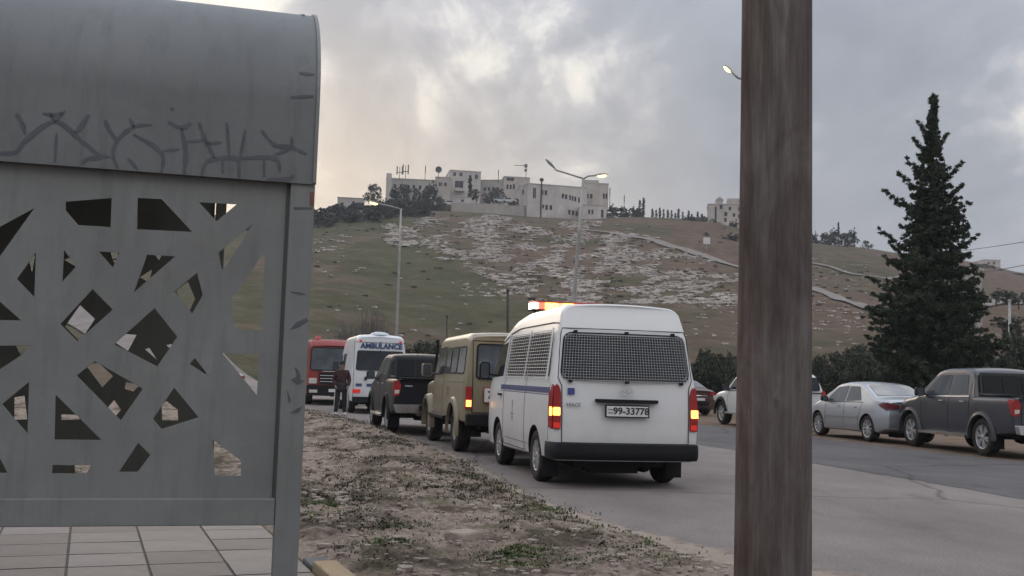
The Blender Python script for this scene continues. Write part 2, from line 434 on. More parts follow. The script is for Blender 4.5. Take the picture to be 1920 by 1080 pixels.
# dirt track across the hill
def hp(px, py):
    p = hit(px, py, 72); return (p.x, p.y)
M_track = pmat('pale_track', (.20, .17, .15), .18, .4, .95, bump=.4, bscale=3, bdist=.1)
drape('dirt_track', [hp(*p) for p in [(1090, 431), (1150, 438), (1220, 450), (1290, 471), (1340, 488), (1400, 506), (1470, 527), (1540, 548), (1610, 572), (1660, 590)]], 2.3, M_track, .22)
drape('dirt_track', [hp(*p) for p in [(1500, 492), (1560, 503), (1620, 518), (1700, 520)]], 1.4, M_track, .25)
drape('dirt_track', [hp(*p) for p in [(1830, 572), (1880, 566), (1940, 560), (2010, 560)]], 4.0, M_track, .25)
# ------------------------------------------------------------------ verge (bare stony dirt between the shelter and the road)
vr = [3.0*(1.0078**i) for i in range(345)]; vc = [-.66+i*.0023 for i in range(455)]
VP = np.array([(q*y, y) for y in vr for q in vc]); VD = edge_dist(VP)
def verge_z(x, y, d):
    n = noise.noise(Vector((x*1.9, y*1.9, 0)))*.5+noise.noise(Vector((x*5.5, y*5.5, 5)))*.3+noise.noise(Vector((x*15, y*15, 9)))*.16
    d = d + .22*noise.noise(Vector((x*1.3, y*1.3, 8))) + .07*noise.noise(Vector((x*6, y*6, 2)))
    if d < 0: return -.05
    ridge_ = .13*math.exp(-((d-1.0)/.8)**2)*sm((y-9)/8)
    g = sm(d/.45)
    mask = 1
    fl = floor_dist(x, y)
    g2 = sm((fl-.03)/.35) if fl < .5 else 1
    return (.012 + g*(.045+ridge_+.12*n*(.55+.45*g)))*g2 + (-.05 if fl < .02 else 0)
# shelter floor frame
FA = R(21.5); FO = gnd(553, 1048)      # far right corner of the tiled floor
fa = Vector((math.cos(FA), math.sin(FA))); fb = Vector((-math.sin(FA), math.cos(FA)))
FC = Vector((FO.x, FO.y)) + fb*1.85
def floor_dist(x, y):      # outside distance to the floor rectangle
    v = Vector((x, y))-FC; u, w_ = v.dot(fa), v.dot(fb)
    dx = max(u, -7-u, 0); dy = max(w_, -9-w_, 0); return math.hypot(dx, dy)
vv = [(x, y, verge_z(x, y, d)) for (x, y), d in zip(VP, VD)]; n_ = len(vc)
vf = []
for r in range(len(vr)-1):
    for c in range(n_-1):
        a = r*n_+c
        if max(vv[a][2], vv[a+1][2], vv[a+n_][2], vv[a+n_+1][2]) > -.045: vf.append((a, a+1, a+n_+1, a+n_))
m, t, p = mk('stony_dirt')
f1 = tnoise(t, .9, 7, .65); f2 = tnoise(t, 11, 8, .72); f3 = tnoise(t, 55, 4, .7)
a_ = tramp(t, f2, [(.30, (.105, .075, .058)), (.42, (.235, .182, .146)), (.58, (.37, .30, .25)), (.78, (.50, .43, .37))])
b_ = tramp(t, f2, [(.32, (.050, .038, .028)), (.55, (.115, .088, .066)), (.75, (.24, .195, .155))])
col = tmix(t, tramp(t, f1, [(.49, 0.), (.60, 1.)]), a_, b_)
col = tmix(t, 1, col, tramp(t, f3, [(.3, .75), (.7, 1.2)]), 'MULTIPLY')
gm = tramp(t, tnoise(t, 1.7, 5, .6), [(.55, 0.), (.64, .55)])
col = tmix(t, gm, col, (.06, .072, .026))
lk(t, col, p.inputs['Base Color']); p.inputs['Roughness'].default_value = .95; p.inputs['Specular IOR Level'].default_value = .12
hsum = tmath(t, 'ADD', tmath(t, 'MULTIPLY', f2, 1.), tmath(t, 'MULTIPLY', f3, .35)); tbump(t, p, hsum, 1.0, .05)
M_dirt = m
tag(raw('verge', vv, vf, M_dirt, smooth=True), kind='structure')
# sandy wash where the layby meets the verge
sand = [gnd(*p) for p in [(1130, 985), (1230, 1000), (1370, 1040), (1520, 1110), (1560, 1200), (1400, 1180), (1300, 1060)]]
m, t, p = mk('loose_sand'); lk(t, tramp(t, tnoise(t, 9, 7, .7), [(.3, (.21, .168, .135)), (.7, (.33, .27, .22))]), p.inputs['Base Color']); p.inputs['Roughness'].default_value = .95
# thin spill of sand over the edge of the asphalt, breaking up with distance from the verge
EE = [e for e in catm(EDGE, 3) if -2 < e[1] < 38]; sv = []; sf = []; cov = []; K = 12
for i, e in enumerate(EE):
    a_, b_ = EE[max(0, i-1)], EE[min(len(EE)-1, i+1)]; d = Vector((b_[0]-a_[0], b_[1]-a_[1])).normalized(); n_n = Vector((-d.y, d.x)); wd = .45+.9*sm((10.5-e[1])/4)
    for k in range(K+1):
        u = k/K; o = -.3+(wd+.3)*u; sv.append((e[0]+n_n.x*o, e[1]+n_n.y*o, .0075)); cov.append(1-u)
for i in range(len(EE)-1):
    for k in range(K): sf.append((i*(K+1)+k, i*(K+1)+k+1, (i+1)*(K+1)+k+1, (i+1)*(K+1)+k))
at_ = m.node_tree.nodes.new('ShaderNodeAttribute'); at_.attribute_name = 'cover'; p.inputs['Roughness'].default_value = .95
gg = tmath(t, 'ADD', tmath(t, 'MULTIPLY', at_.outputs['Fac'], 1.15), tmath(t, 'MULTIPLY', tnoise(t, 2.2, 9, .75), .9))
lk(t, tramp(t, gg, [(.86, 0.), (1.12, .95)]), p.inputs['Alpha'])
so = raw('loose_sand', sv, sf, m); at2 = so.data.attributes.new('cover', 'FLOAT', 'POINT'); at2.data.foreach_set('value', cov); tag(so, 'loose sand washed over the edge of the asphalt', kind='stuff')
# ------------------------------------------------------------------ stones, weeds, grass on the verge
def stone_geo(rs, sx, sy, sz, sub=1, lift=.25, rot=6.28):
    bm = bmesh.new(); bmesh.ops.create_icosphere(bm, subdivisions=sub, radius=1)
    off = Vector((rs.random()*50, rs.random()*50, rs.random()*50))
    out = []
    ca, sa = math.cos(rs.random()*6.28), math.sin(rs.random()*6.28)
    a = (rs.random()-.5)*rot; ca, sa = math.cos(a), math.sin(a)
    for v in bm.verts:
        c = v.co.copy(); k = 1+.35*noise.noise(c*1.3+off)
        c = Vector((max(-.75, min(.75, c.x*k))*sx, max(-.75, min(.8, c.y*k))*sy, max(-.6, min(.62, c.z*k))*sz))
        out.append(Vector((c.x*ca-c.y*sa, c.x*sa+c.y*ca, c.z+sz*lift)))
    fs = [tuple(v.index for v in f.verts) for f in bm.faces]; bm.free(); return out, fs
M_stone = pmat('pale_stone', (.18, .138, .110), .3, 1.5, .95, bump=.6, bscale=30, c2=(.38, .32, .275))
def vz(x, y): return verge_z(x, y, edge_dist([(x, y)])[0])
rs = random.Random(3); sb = MB(); pts = []
while len(pts) < 3400:
    y = 6.5*(5.2**rs.random()); q = rs.uniform(-.5, .25); pts.append((q*y, y))
dd = edge_dist(pts)
for (x, y), d in zip(pts, dd):
    if d < -.1 or floor_dist(x, y) < .12: continue
    s = rs.choice([.008, .010, .013, .018, .024, .034] if rs.random() > .03 else [.045, .06])*rs.uniform(.7, 1.3); v, f = stone_geo(rs, s*1.4, s, s*.7, 1)
    z = verge_z(x, y, d) if d > 0 else .004
    sb.add([Vector((x, y, z))+a for a in v], f)
tag(sb.build('loose_stones', M_stone), 'loose pale stones strewn over the dirt verge', kind='stuff')
def rock(px, py, w_, lab):
    p = gnd(px, py, .08); v, f = stone_geo(rs, w_*.5/.75, w_*.33/.75, w_*.26, 3, .3); b = MB(); b.add(v, f)
    o = b.build('rock', pmat('rock_stone', (.27, .215, .175), .25, 5, .9, bump=.8, bscale=14, bdist=.02, c2=(.38, .32, .27)), smooth=True)
    o.location = (p.x, p.y, max(0, vz(p.x, p.y))+.01); tag(o, lab, 'rock'); return o
rock(868, 1006, .27, 'largest pale rock lying on the dirt verge, grass beside it')
rock(812, 905, .12, 'small round pale stone near the road edge left of the van')
rock(607, 1015, .10, 'thin pale stone on the dirt close to the shelter post')
def tufts(name, mat, spots, label, seed, bl=(.04, .11), spread=.12, nb=26, wd=.006, lean=.7):
    rs = random.Random(seed); V = []; Fc = []
    D_ = edge_dist([(a, b) for a, b, _ in spots])
    for (x, y, s), d in zip(spots, D_):
        if d < .03 or floor_dist(x, y) < .1: continue
        for _ in range(int(nb*s)):
            a = rs.random()*6.283; r = abs(rs.gauss(0, spread*s)); bx, by = x+math.cos(a)*r, y+math.sin(a)*r
            bz = verge_z(bx, by, d)-.01; h = rs.uniform(*bl)*(.6+.5*s); la = rs.random()*6.283; le = h*lean*rs.random(); ww = wd*rs.uniform(.7, 1.5)
            dx, dy = math.cos(la), math.sin(la); n = len(V)
            V += [(bx-dy*ww, by+dx*ww, bz), (bx+dy*ww, by-dx*ww, bz), (bx+dx*le*.5-dy*ww*.7, by+dy*le*.5+dx*ww*.7, bz+h*.6), (bx+dx*le*.5+dy*ww*.7, by+dy*le*.5-dx*ww*.7, bz+h*.6), (bx+dx*le*1.2, by+dy*le*1.2, bz+h)]
            Fc += [(n, n+1, n+3, n+2), (n+2, n+3, n+4)]
    return tag(raw(name, V, Fc, mat), label, kind='stuff')
def leafy(name, a, b, c, scale=6):
    m, t, p = mk(name); f = tnoise(t, scale, 3, .7)
    lk(t, tramp(t, f, [(.32, a), (.5, b), (.68, c)]), p.inputs['Base Color']); p.inputs['Roughness'].default_value = .75; p.inputs['Specular IOR Level'].default_value = .2
    return m
bank = []
rk = random.Random(77)
for (x0, y0), (x1, y1) in zip(EDGE[:-1], EDGE[1:]):
    if not 9 < y0 < 34: continue
    for _ in range(int(math.hypot(x1-x0, y1-y0)*13)):
        u = rk.random(); o_ = abs(rk.gauss(.7, .55)); px_, py_ = x0+(x1-x0)*u-o_*.97, y0+(y1-y0)*u-o_*.2
        if noise.noise(Vector((px_*1.1, py_*.6, 3))) > -.12: bank.append((px_, py_, rk.uniform(.6, 1.4)))
M_grass = leafy('short_grass', (.035, .055, .016), (.060, .088, .024), (.10, .12, .045), 2.5)
M_dry = leafy('dry_weeds', (.050, .042, .026), (.080, .068, .042), (.14, .115, .075), 2.5)
M_weed = leafy('dark_weeds', (.036, .034, .020), (.058, .054, .032), (.10, .088, .058), 2.5)
def spots_px(n, boxes, seed, thr=None):
    rs = random.Random(seed); o = []
    for _ in range(n):
        x0, y0, x1, y1 = boxes[rs.randrange(len(boxes))]; p = gnd(rs.uniform(x0, x1), rs.uniform(y0, y1))
        if thr is not None and noise.noise(Vector((p.x*1.6, p.y*1.6, 4))) < thr: continue
        o.append((p.x, p.y, rs.uniform(.5, 1.3)))
    return o
tufts('green_grass', M_grass, spots_px(400, [(930, 960, 1280, 1080), (980, 940, 1120, 1010), (820, 1040, 1000, 1085), (560, 930, 640, 990), (690, 960, 760, 1040)], 1, -.05)+spots_px(40, [(700, 880, 1000, 1080)], 2, .1),
      'short green grass growing in patches on the verge', 11, (.010, .026), .15, 55, .006, 1.6)
tufts('dry_weeds', M_dry, spots_px(300, [(575, 780, 900, 900), (570, 850, 760, 960), (780, 880, 1080, 960)], 3, -.1)+spots_px(120, [(560, 880, 1200, 1080)], 4, .12),
      'dry brown weeds along the road bank', 12, (.012, .036), .13, 34, .006, 2.2)
tufts('dark_weeds', M_weed, bank+spots_px(230, [(590, 785, 760, 850), (640, 800, 880, 880), (570, 900, 720, 960), (790, 900, 950, 950), (650, 960, 760, 1010)], 5, -.2)+spots_px(50, [(560, 900, 1150, 1080)], 6, .1),
      'low dark green weeds in clumps on the dirt', 13, (.012, .036), .14, 44, .008, 2.0)
# ------------------------------------------------------------------ rock outcrops on the hill
rs = random.Random(21)
M_lime = pmat('limestone_ledge', (.33, .285, .25), .3, .9, .95, bump=.9, bscale=2.2, bdist=.3, c2=(.64, .575, .52))
def inreg(px, py):
    top = lin([(700, 425), (860, 398), (1000, 412), (1140, 415), (1380, 500)], px)
    bot = lin([(700, 445), (760, 470), (860, 500), (960, 540), (1000, 570), (1380, 570)], px)
    return top < py < bot
big = MB(); ids = []
def ledge(px, py, wpx, hpx, sub=2):
    p = hit(px, py, 72); k = p.y/F
    v, f = stone_geo(rs, wpx*k*.5/.75, max(.5, wpx*k*rs.uniform(.4, .9)*.5/.75), max(.16, hpx*k*.66), sub, .16, 1.9)
    a = -.12+rs.gauss(0, .12)
    return [Vector((p.x, p.y, p.z))+c for c in v], f
cnt = 0
while cnt < 3900:
    px, py = rs.uniform(700, 1385), rs.uniform(395, 570)
    if not inreg(px, py): continue
    if noise.noise(Vector((px*.016, py*.045, 2))) + .8*noise.noise(Vector((px*.03+py*.02, py*.13, 7))) < rs.uniform(-.15, .16): continue
    wv = rs.choice([2, 2.5, 3, 4, 5, 6, 8, 11, 15, 21])*rs.uniform(.7, 1.2); v, f = ledge(px, py, wv, rs.uniform(1.2, 2.6)+wv*.08, 1 if wv < 6 else 2); big.add(v, f); cnt += 1
for bx, n, sz in [((588, 440, 660, 475), 26, 12), ((590, 480, 680, 520), 9, 9), ((860, 528, 960, 556), 40, 10), ((1320, 548, 1385, 580), 26, 13), ((1520, 560, 1625, 620), 40, 9), ((1520, 470, 1640, 560), 26, 6),
                  ((600, 520, 1380, 660), 45, 4), ((1240, 560, 1390, 650), 30, 5), ((1380, 500, 1640, 660), 60, 5)]:
    for _ in range(n): v, f = ledge(rs.uniform(bx[0], bx[2]), rs.uniform(bx[1], bx[3]), sz*rs.uniform(.4, 1.5), rs.uniform(1.2, 3), 1); big.add(v, f)
tag(big.build('rock_outcrops', M_lime), 'pale limestone ledges scattered across the hillside', kind='stuff')
# low scrub between the ledges
M_scrub = leafy('hill_scrub', (.050, .046, .034), (.070, .064, .048), (.10, .086, .068), .8)
sb = MB()
for _ in range(1100):
    px, py = rs.uniform(588, 1640), rs.uniform(400, 640)
    if not (inreg(px, py) or rs.random() < .08): continue
    p = hit(px, py, 72)
    if p.z < .5: continue
    s = rs.uniform(.12, .38)
    for _k in range(4):
        v, f = stone_geo(rs, s*rs.uniform(.5, 1), s*.7, s*.8, 1, .2); o = Vector((rs.gauss(0, s*.7), rs.gauss(0, s*.5), 0)); sb.add([p+o+a for a in v], f)
tag(sb.build('hill_scrub', M_scrub), 'low thorny scrub between the ledges of the hill', kind='stuff')
# ------------------------------------------------------------------ bus shelter
SA = R(15.2); sa_ = Vector((math.cos(SA), math.sin(SA), 0)); sb_ = Vector((-math.sin(SA), math.cos(SA), 0))
pe = at(592, 350, 4.4); SO = Vector((pe.x, pe.y, 0))       # outer edge of the right-hand post
shel = empty('bus_shelter', SO, SA, 'grey painted metal bus shelter with cut-out back panel and curved roof', 'bus shelter')
def sh(px, py, t=0.0):      # pixel -> shelter plane at depth t: (s, z)
    d = ray(px, py); o = SO+sb_*t; k = (o-CP).dot(sb_)/d.dot(sb_); p = CP+d*k
    return ((p-o).dot(sa_), p.z)
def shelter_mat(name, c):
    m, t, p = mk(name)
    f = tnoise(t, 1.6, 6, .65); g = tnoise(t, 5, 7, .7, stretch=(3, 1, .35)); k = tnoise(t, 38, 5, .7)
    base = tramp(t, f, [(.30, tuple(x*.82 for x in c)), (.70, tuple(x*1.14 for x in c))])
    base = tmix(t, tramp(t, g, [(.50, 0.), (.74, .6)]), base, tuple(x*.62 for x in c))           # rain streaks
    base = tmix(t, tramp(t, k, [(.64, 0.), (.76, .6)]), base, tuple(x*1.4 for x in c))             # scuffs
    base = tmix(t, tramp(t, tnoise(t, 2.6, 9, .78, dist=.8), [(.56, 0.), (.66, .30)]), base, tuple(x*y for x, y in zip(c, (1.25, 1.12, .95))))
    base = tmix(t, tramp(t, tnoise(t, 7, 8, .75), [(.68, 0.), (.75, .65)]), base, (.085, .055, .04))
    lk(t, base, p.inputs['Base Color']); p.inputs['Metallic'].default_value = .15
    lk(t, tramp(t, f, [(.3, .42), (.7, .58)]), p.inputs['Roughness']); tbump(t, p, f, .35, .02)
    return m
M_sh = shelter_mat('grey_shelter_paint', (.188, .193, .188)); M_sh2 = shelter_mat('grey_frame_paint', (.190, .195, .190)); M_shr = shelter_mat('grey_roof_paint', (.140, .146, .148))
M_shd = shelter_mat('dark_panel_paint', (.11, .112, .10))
Z0, Z1 = sh(550, 985)[1], sh(550, 935)[1]; ZR = sh(590, 347)[1]; LEFT = -3.1
holes_px = [[(121, 376), (208, 369), (206, 424), (145, 420), (121, 392)], [(257, 369), (302, 371), (360, 433), (256, 428)], [(373, 377), (444, 381), (406, 413)],
 [(62, 388), (0, 475), (-32, 508), (-34, 440)], [(476, 416), (410, 472), (416, 504), (423, 500)], [(497, 470), (451, 538), (432, 562), (440, 617), (492, 619)],
 [(65, 471), (29, 522), (62, 556)], [(118, 467), (141, 498), (115, 527)], [(184, 470), (223, 472), (210, 500)], [(275, 476), (328, 479), (250, 547)],
 [(369, 510), (380, 552), (360, 587), (327, 545)], [(172, 541), (210, 580), (143, 639), (111, 607)], [(289, 577), (332, 631), (294, 687), (213, 645)],
 [(-14, 555), (37, 600), (-32, 599)], [(-30, 648), (59, 647), (31, 670), (-12, 698)], [(52, 716), (49, 814), (1, 758)], [(102, 740), (189, 826), (100, 825)],
 [(176, 677), (267, 729), (225, 789), (142, 704)], [(365, 671), (392, 706), (355, 682)], [(326, 727), (372, 783), (302, 805), (286, 786)],
 [(417, 662), (487, 664), (482, 741)], [(398, 825), (452, 865), (452, 893), (403, 892)], [(258, 831), (281, 854), (257, 886), (222, 886)],
 [(96, 873), (171, 874), (162, 889), (95, 889)], [(-12, 842), (11, 888), (-28, 888)]]
HL = [[sh(*p) for p in h] for h in holes_px]
sc_ = sh(-45, 600)[0]
HL2 = [[(2*sc_-s, z) for s, z in h][::-1] for h in HL]; lim = LEFT+.14
HL2 = [h for h in HL2 if min(p[0] for p in h) > lim]
P1 = sh(533, 400)[0]+.006
b = MB(); b.prism([(LEFT+.1, Z1-.01), (P1, Z1-.01), (P1, ZR+.06), (LEFT+.1, ZR+.06)], .030, .034, lambda x, y, z: (x, z, y), HL+HL2)
b.build('back_panel', M_sh, shel, bevel=0)
# inner panel with the same kind of cut-outs, nearer the kerb
T2 = 1.45; SR = sh(400, 860, T2)[0]
b = MB(); inner = []
src = [([(58, 610), (205, 610), (205, 700), (112, 700)], 0), ]
inner_px = [[(122, 612), (150, 572), (178, 598), (150, 640)], [(213, 640), (236, 626), (256, 628), (240, 658)], [(272, 655), (280, 652), (294, 674)], [(312, 647), (322, 645), (321, 655)],
 [(160, 683), (184, 680), (212, 705), (192, 726)], [(236, 716), (262, 722), (250, 734), (234, 729)], [(203, 763), (214, 750), (227, 768), (215, 782)],
 [(27, 745), (46, 742), (51, 786), (27, 787)], [(115, 777), (152, 778), (148, 787), (115, 787)], [(303, 760), (312, 752), (333, 768), (334, 788), (304, 788)],
 [(120, 487), (140, 480), (143, 500)], [(208, 473), (222, 473), (220, 484), (211, 486)], [(212, 488), (220, 487), (217, 496)], [(288, 474), (306, 474), (298, 488)], [(330, 545), (352, 528), (366, 560), (352, 590)],
 [(28, 644), (58, 640), (60, 654), (38, 664)], [(140, 872), (172, 872), (160, 892), (141, 890)], [(50, 470), (66, 480), (60, 510)], [(262, 520), (285, 505), (280, 530)]]
IH = [[sh(px, py, T2) for px, py in h] for h in inner_px]
iz0 = sh(300, 905, T2)[1]; L2 = SR-2.3
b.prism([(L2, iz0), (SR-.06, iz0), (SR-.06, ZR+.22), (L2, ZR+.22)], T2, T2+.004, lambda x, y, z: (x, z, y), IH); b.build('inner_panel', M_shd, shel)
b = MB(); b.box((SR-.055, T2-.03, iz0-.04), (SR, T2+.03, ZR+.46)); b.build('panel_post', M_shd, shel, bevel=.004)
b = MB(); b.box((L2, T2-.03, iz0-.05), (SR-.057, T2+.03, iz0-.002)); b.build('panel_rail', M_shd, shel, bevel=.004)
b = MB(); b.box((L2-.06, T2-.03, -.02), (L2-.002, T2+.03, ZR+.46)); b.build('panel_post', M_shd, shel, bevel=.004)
# posts
def quadpost(x0a, x1a, x0b, x1b, za, zb, t0, t1):
    b = MB(); b.add([(x0b, t0, zb), (x1b, t0, zb), (x1b, t1, zb), (x0b, t1, zb), (x0a, t0, za), (x1a, t0, za), (x1a, t1, za), (x0a, t1, za)], [(3, 2, 1, 0), (4, 5, 6, 7), (0, 1, 5, 4), (1, 2, 6, 5), (2, 3, 7, 6), (3, 0, 4, 7)]); return b
q0, q1 = sh(545, 352)[0], sh(591, 352)[0]; r0, r1 = sh(511, 1060)[0], sh(561, 1060)[0]
quadpost(q0, q1, q0-.0, q1, ZR+.05, -.03, 0, .09).build('post', M_sh2, shel, bevel=.005)
quadpost(LEFT, LEFT+.1, LEFT, LEFT+.1, ZR-.004, -.03, 0, .09).build('post', M_sh2, shel, bevel=.005)
b = MB(); b.box((LEFT+.102, .002, Z0), (q0-.002, .06, Z1)); b.build('bottom_rail', M_sh2, shel, bevel=.004)
b = MB(); b.box((LEFT+.102, .05, ZR-.06), (q0-.002, .088, ZR+.05)); b.build('top_rail', M_sh2, shel)
b = MB(); b.box((P1-.012, .036, Z1-.03), (q0+.02, .05, ZR+.05)); b.build('panel_edge_strip', M_shd, shel)
# barrel roof
prof = [(-.012, ZR), (-.012, ZR+.34)]; zr = .60
TT = .88
for i in range(1, 15):
    a = i/14*math.pi/2; prof.append((-.012+TT*(1-math.cos(a)), ZR+.34+zr*math.sin(a)))
for i in range(1, 6): prof.append((-.012+TT+i*.19, ZR+.34+zr-.014*i*i))
inn = [(t+.03*(1 if i < 9 else .4), z-.03*min(1, i/6)) for i, (t, z) in enumerate(prof)]
b = MB(); ns = 2; ss = [LEFT-.06, q1-.010]; vs = []
for s in ss: vs += [(s, t, z) for t, z in prof]+[(s, t, z) for t, z in inn]
k = len(prof); fs = []
for i in range(k-1):
    fs.append((i, i+1, 2*k+i+1, 2*k+i)); fs.append((k+i, k+i+1, 3*k+i+1, 3*k+i))
    for o in (0, 2*k): fs.append((o+i, o+i+1, o+k+i+1, o+k+i))
for i in (0, k-1): fs.append((i, k+i, 3*k+i, 2*k+i))
b.add(vs, fs); b.build('roof', M_shr, shel, auto=35)
# raised rim band along the roof's right edge with rivets
b = MB(); vs = []; e = q1-.008
for t, z in prof: vs += [(e-.004, t, z), (e-.004, t-.008, z+.006), (e+.010, t-.008, z+.006), (e+.010, t, z)]
b.add(vs, [(4*i+j, 4*i+(j+1) % 4, 4*i+4+(j+1) % 4, 4*i+4+j) for i in range(k-1) for j in range(4)]+[(0, 1, 2, 3)]); b.build('roof_edge_trim', M_sh2, shel)
b = MB()
for i in (10, 12):
    t, z = prof[i]; b.lathe([(0, .006), (.007, .004), (.009, 0)], 8, M=Matrix.Translation((e-.05, t-.006, z)) @ Matrix.Rotation(R(90-i*6), 4, 'X'))
tag(b.build('rivets', M_sh2, shel), kind='stuff')
for s in (LEFT+.05, -1.2, q0+.02): b = MB(); b.box((s, T2+.35, ZR+.25), (s+.05, T2+.40, ZR+.72)); b.build('roof_bracket', M_sh2, shel)
# front posts holding the roof's street side (out of the frame on the left)
b = MB(); b.box((LEFT, T2+.34, -.03), (LEFT+.08, T2+.42, ZR+.42)); b.build('post', M_sh2, shel)
# painted branch-like marks around the roof's lower edge and on the post
m, t, p = mk('dark_paint_marks'); f = tnoise(t, 14, 5, .7)
lk(t, tramp(t, f, [(.3, (.060, .065, .078)), (.7, (.095, .10, .11))]), p.inputs['Base Color']); p.inputs['Roughness'].default_value = .6; M_mark = m
strokes = [[(-40, 292), (0, 288), (30, 285), (50, 262), (103, 228), (150, 262), (185, 290), (206, 294)], [(103, 230), (95, 213)], [(103, 230), (122, 208)], [(80, 213), (103, 216), (118, 212)], [(106, 250), (103, 305)],
 [(30, 213), (42, 232), (47, 252)], [(167, 215), (150, 240), (140, 250)], [(197, 225), (205, 244), (218, 262)], [(285, 234), (250, 238), (222, 262), (212, 290), (222, 318)],
 [(243, 222), (252, 240)], [(250, 252), (290, 275), (306, 295), (302, 325)], [(240, 297), (258, 318)], [(315, 228), (340, 240), (358, 231)], [(340, 240), (348, 285), (345, 328)],
 [(306, 283), (335, 280)], [(350, 266), (385, 263)], [(373, 230), (385, 262), (402, 297)], [(385, 270), (415, 267)], [(425, 230), (430, 295)], [(460, 243), (450, 297)],
 [(378, 328), (390, 302), (440, 296), (447, 306), (448, 334)], [(417, 300), (418, 325)], [(450, 297), (515, 297), (525, 322)], [(495, 300), (495, 333)], [(490, 244), (515, 272), (545, 276), (575, 289)],
 [(547, 257), (547, 275)], [(515, 290), (545, 280)], [(500, 336), (540, 336), (552, 328)], [(153, 308), (165, 298), (190, 296)], [(545, 182), (588, 180)], [(562, 134), (590, 137)], [(320, 206), (326, 203)]]
rs = random.Random(4)
def tt_of(z):      # roof surface depth at height z
    if z < ZR+.34: return -.012
    a = math.asin(min(1, (z-ZR-.34)/zr)); return -.012+TT*(1-math.cos(a))
for st in strokes:
    P = []
    fine = catm(st, 5) if len(st) > 2 else [(st[0][0]+(st[1][0]-st[0][0])*i/4, st[0][1]+(st[1][1]-st[0][1])*i/4) for i in range(5)]
    n = len(fine); vs = []
    for i, (px, py) in enumerate(fine):
        s, z = sh(px, py, -.012); P.append(Vector((s, z)))
    for i, c in enumerate(P):
        d = (P[min(i+1, n-1)]-P[max(i-1, 0)]).normalized(); nn = Vector((-d.y, d.x)); u = i/(n-1)
        wdt = (.0062 if len(st) > 2 else .0045)*(.35+1.1*math.sin(math.pi*min(1, max(0, .12+u*.76))))*rs.uniform(.75, 1.25)
        for sg in (-1, 1):
            q = c+nn*wdt*sg; vs.append((q.x, tt_of(q.y)-.0015, q.y))
    b = MB(); b.add(vs, [(2*i, 2*i+1, 2*i+3, 2*i+2) for i in range(n-1)]); b.build('painted_mark', M_mark, shel)
b = MB()
for pl in [[(543, 618), (556, 604), (575, 596), (578, 602), (560, 614)], [(553, 688), (560, 695), (564, 706), (558, 712)], [(545, 712), (556, 706), (570, 715), (558, 722)], [(544, 775), (556, 766), (568, 762), (560, 774)],
           [(538, 730), (546, 752), (541, 756)], [(543, 546), (562, 548), (575, 552), (560, 553)], [(550, 388), (585, 389), (585, 392), (552, 393)]]:
    pts_ = [sh(x, y, -.0015) for x, y in pl]; b.prism(pts_, -.0015, -.0005, lambda x, y, z: (x, z, y))
tag(b.build('post_marks', M_mark, shel), kind='stuff')
b = MB(); pts_ = [sh(x, y, -.002) for x, y in [(581, 360), (588, 360), (588, 386), (581, 386)]]; b.prism(pts_, -.002, -.0005, lambda x, y, z: (x, z, y)); b.build('reflector', pmat('faded_red', (.16, .06, .045), .3, 20, .5), shel)
# ------------------------------------------------------------------ shelter floor: paving tiles, kerb
M_bed = pmat('mortar_bed', (.10, .088, .080), .25, 8, .95)
pv = empty('pavement', (FC.x, FC.y, 0), FA); tag(pv, kind='structure')
b = MB(); b.box((-7, -9, -.04), (0, 0, .012)); b.build('mortar_bed', M_bed, pv)
M_tile = []
for i, c in enumerate([(.125, .106, .098), (.150, .130, .121), (.112, .094, .087), (.165, .145, .136)]):
    m, t, p = mk('paving_tile_%s' % 'abcd'[i]); f = tnoise(t, 3, 7, .7); g = tnoise(t, 1.3, 4, .6)
    base = tramp(t, f, [(.3, tuple(x*.75 for x in c)), (.7, tuple(x*1.15 for x in c))])
    base = tmix(t, tramp(t, g, [(.5, 0.), (.7, .55)]), base, (.10, .080, .070)); lk(t, base, p.inputs['Base Color']); p.inputs['Roughness'].default_value = .7
    tbump(t, p, tnoise(t, 60, 4), .3, .004); M_tile.append(m)
TS = .50; tm = []
for m in M_tile:
    b = MB(); g = .009; b.box((g, g, -.03), (TS-g, TS-g, .022)); tm.append(b.mesh('paving_tile', m))
rs = random.Random(9); ct = 0
for r in range(18):
    for c in range(14):
        o = bpy.data.objects.new('paving_tile', rs.choice(tm)); COL.objects.link(o); o.parent = pv
        o.location = (-TS*(c+1), -TS*(r+1), rs.uniform(-.002, .002)); o.rotation_euler = (rs.gauss(0, .003), rs.gauss(0, .003), 0)
M_kerb = pmat('yellow_kerb_stone', (.29, .20, .115), .25, 7, .85, bump=.5, bscale=40, c2=(.35, .26, .16)); M_kerb2 = pmat('dark_kerb_stone', (.085, .088, .088), .25, 7, .85, bump=.5, bscale=40)
kb = empty('kerb', (FC.x, FC.y, 0), FA); tag(kb, kind='structure')
k0 = Vector(gnd(600, 1052, .08)[:2])-FC; kv = k0.dot(fb)
v = kv+.34
for i in range(12):
    ln = .34 if i == 0 else .78; mt = M_kerb2 if i == 0 else M_kerb
    b = MB(); b.box((.008, v-ln+.008, -.1), (.17, v, .085 if i else .05)); b.build('kerb_stone', mt, kb, bevel=.012); v -= ln
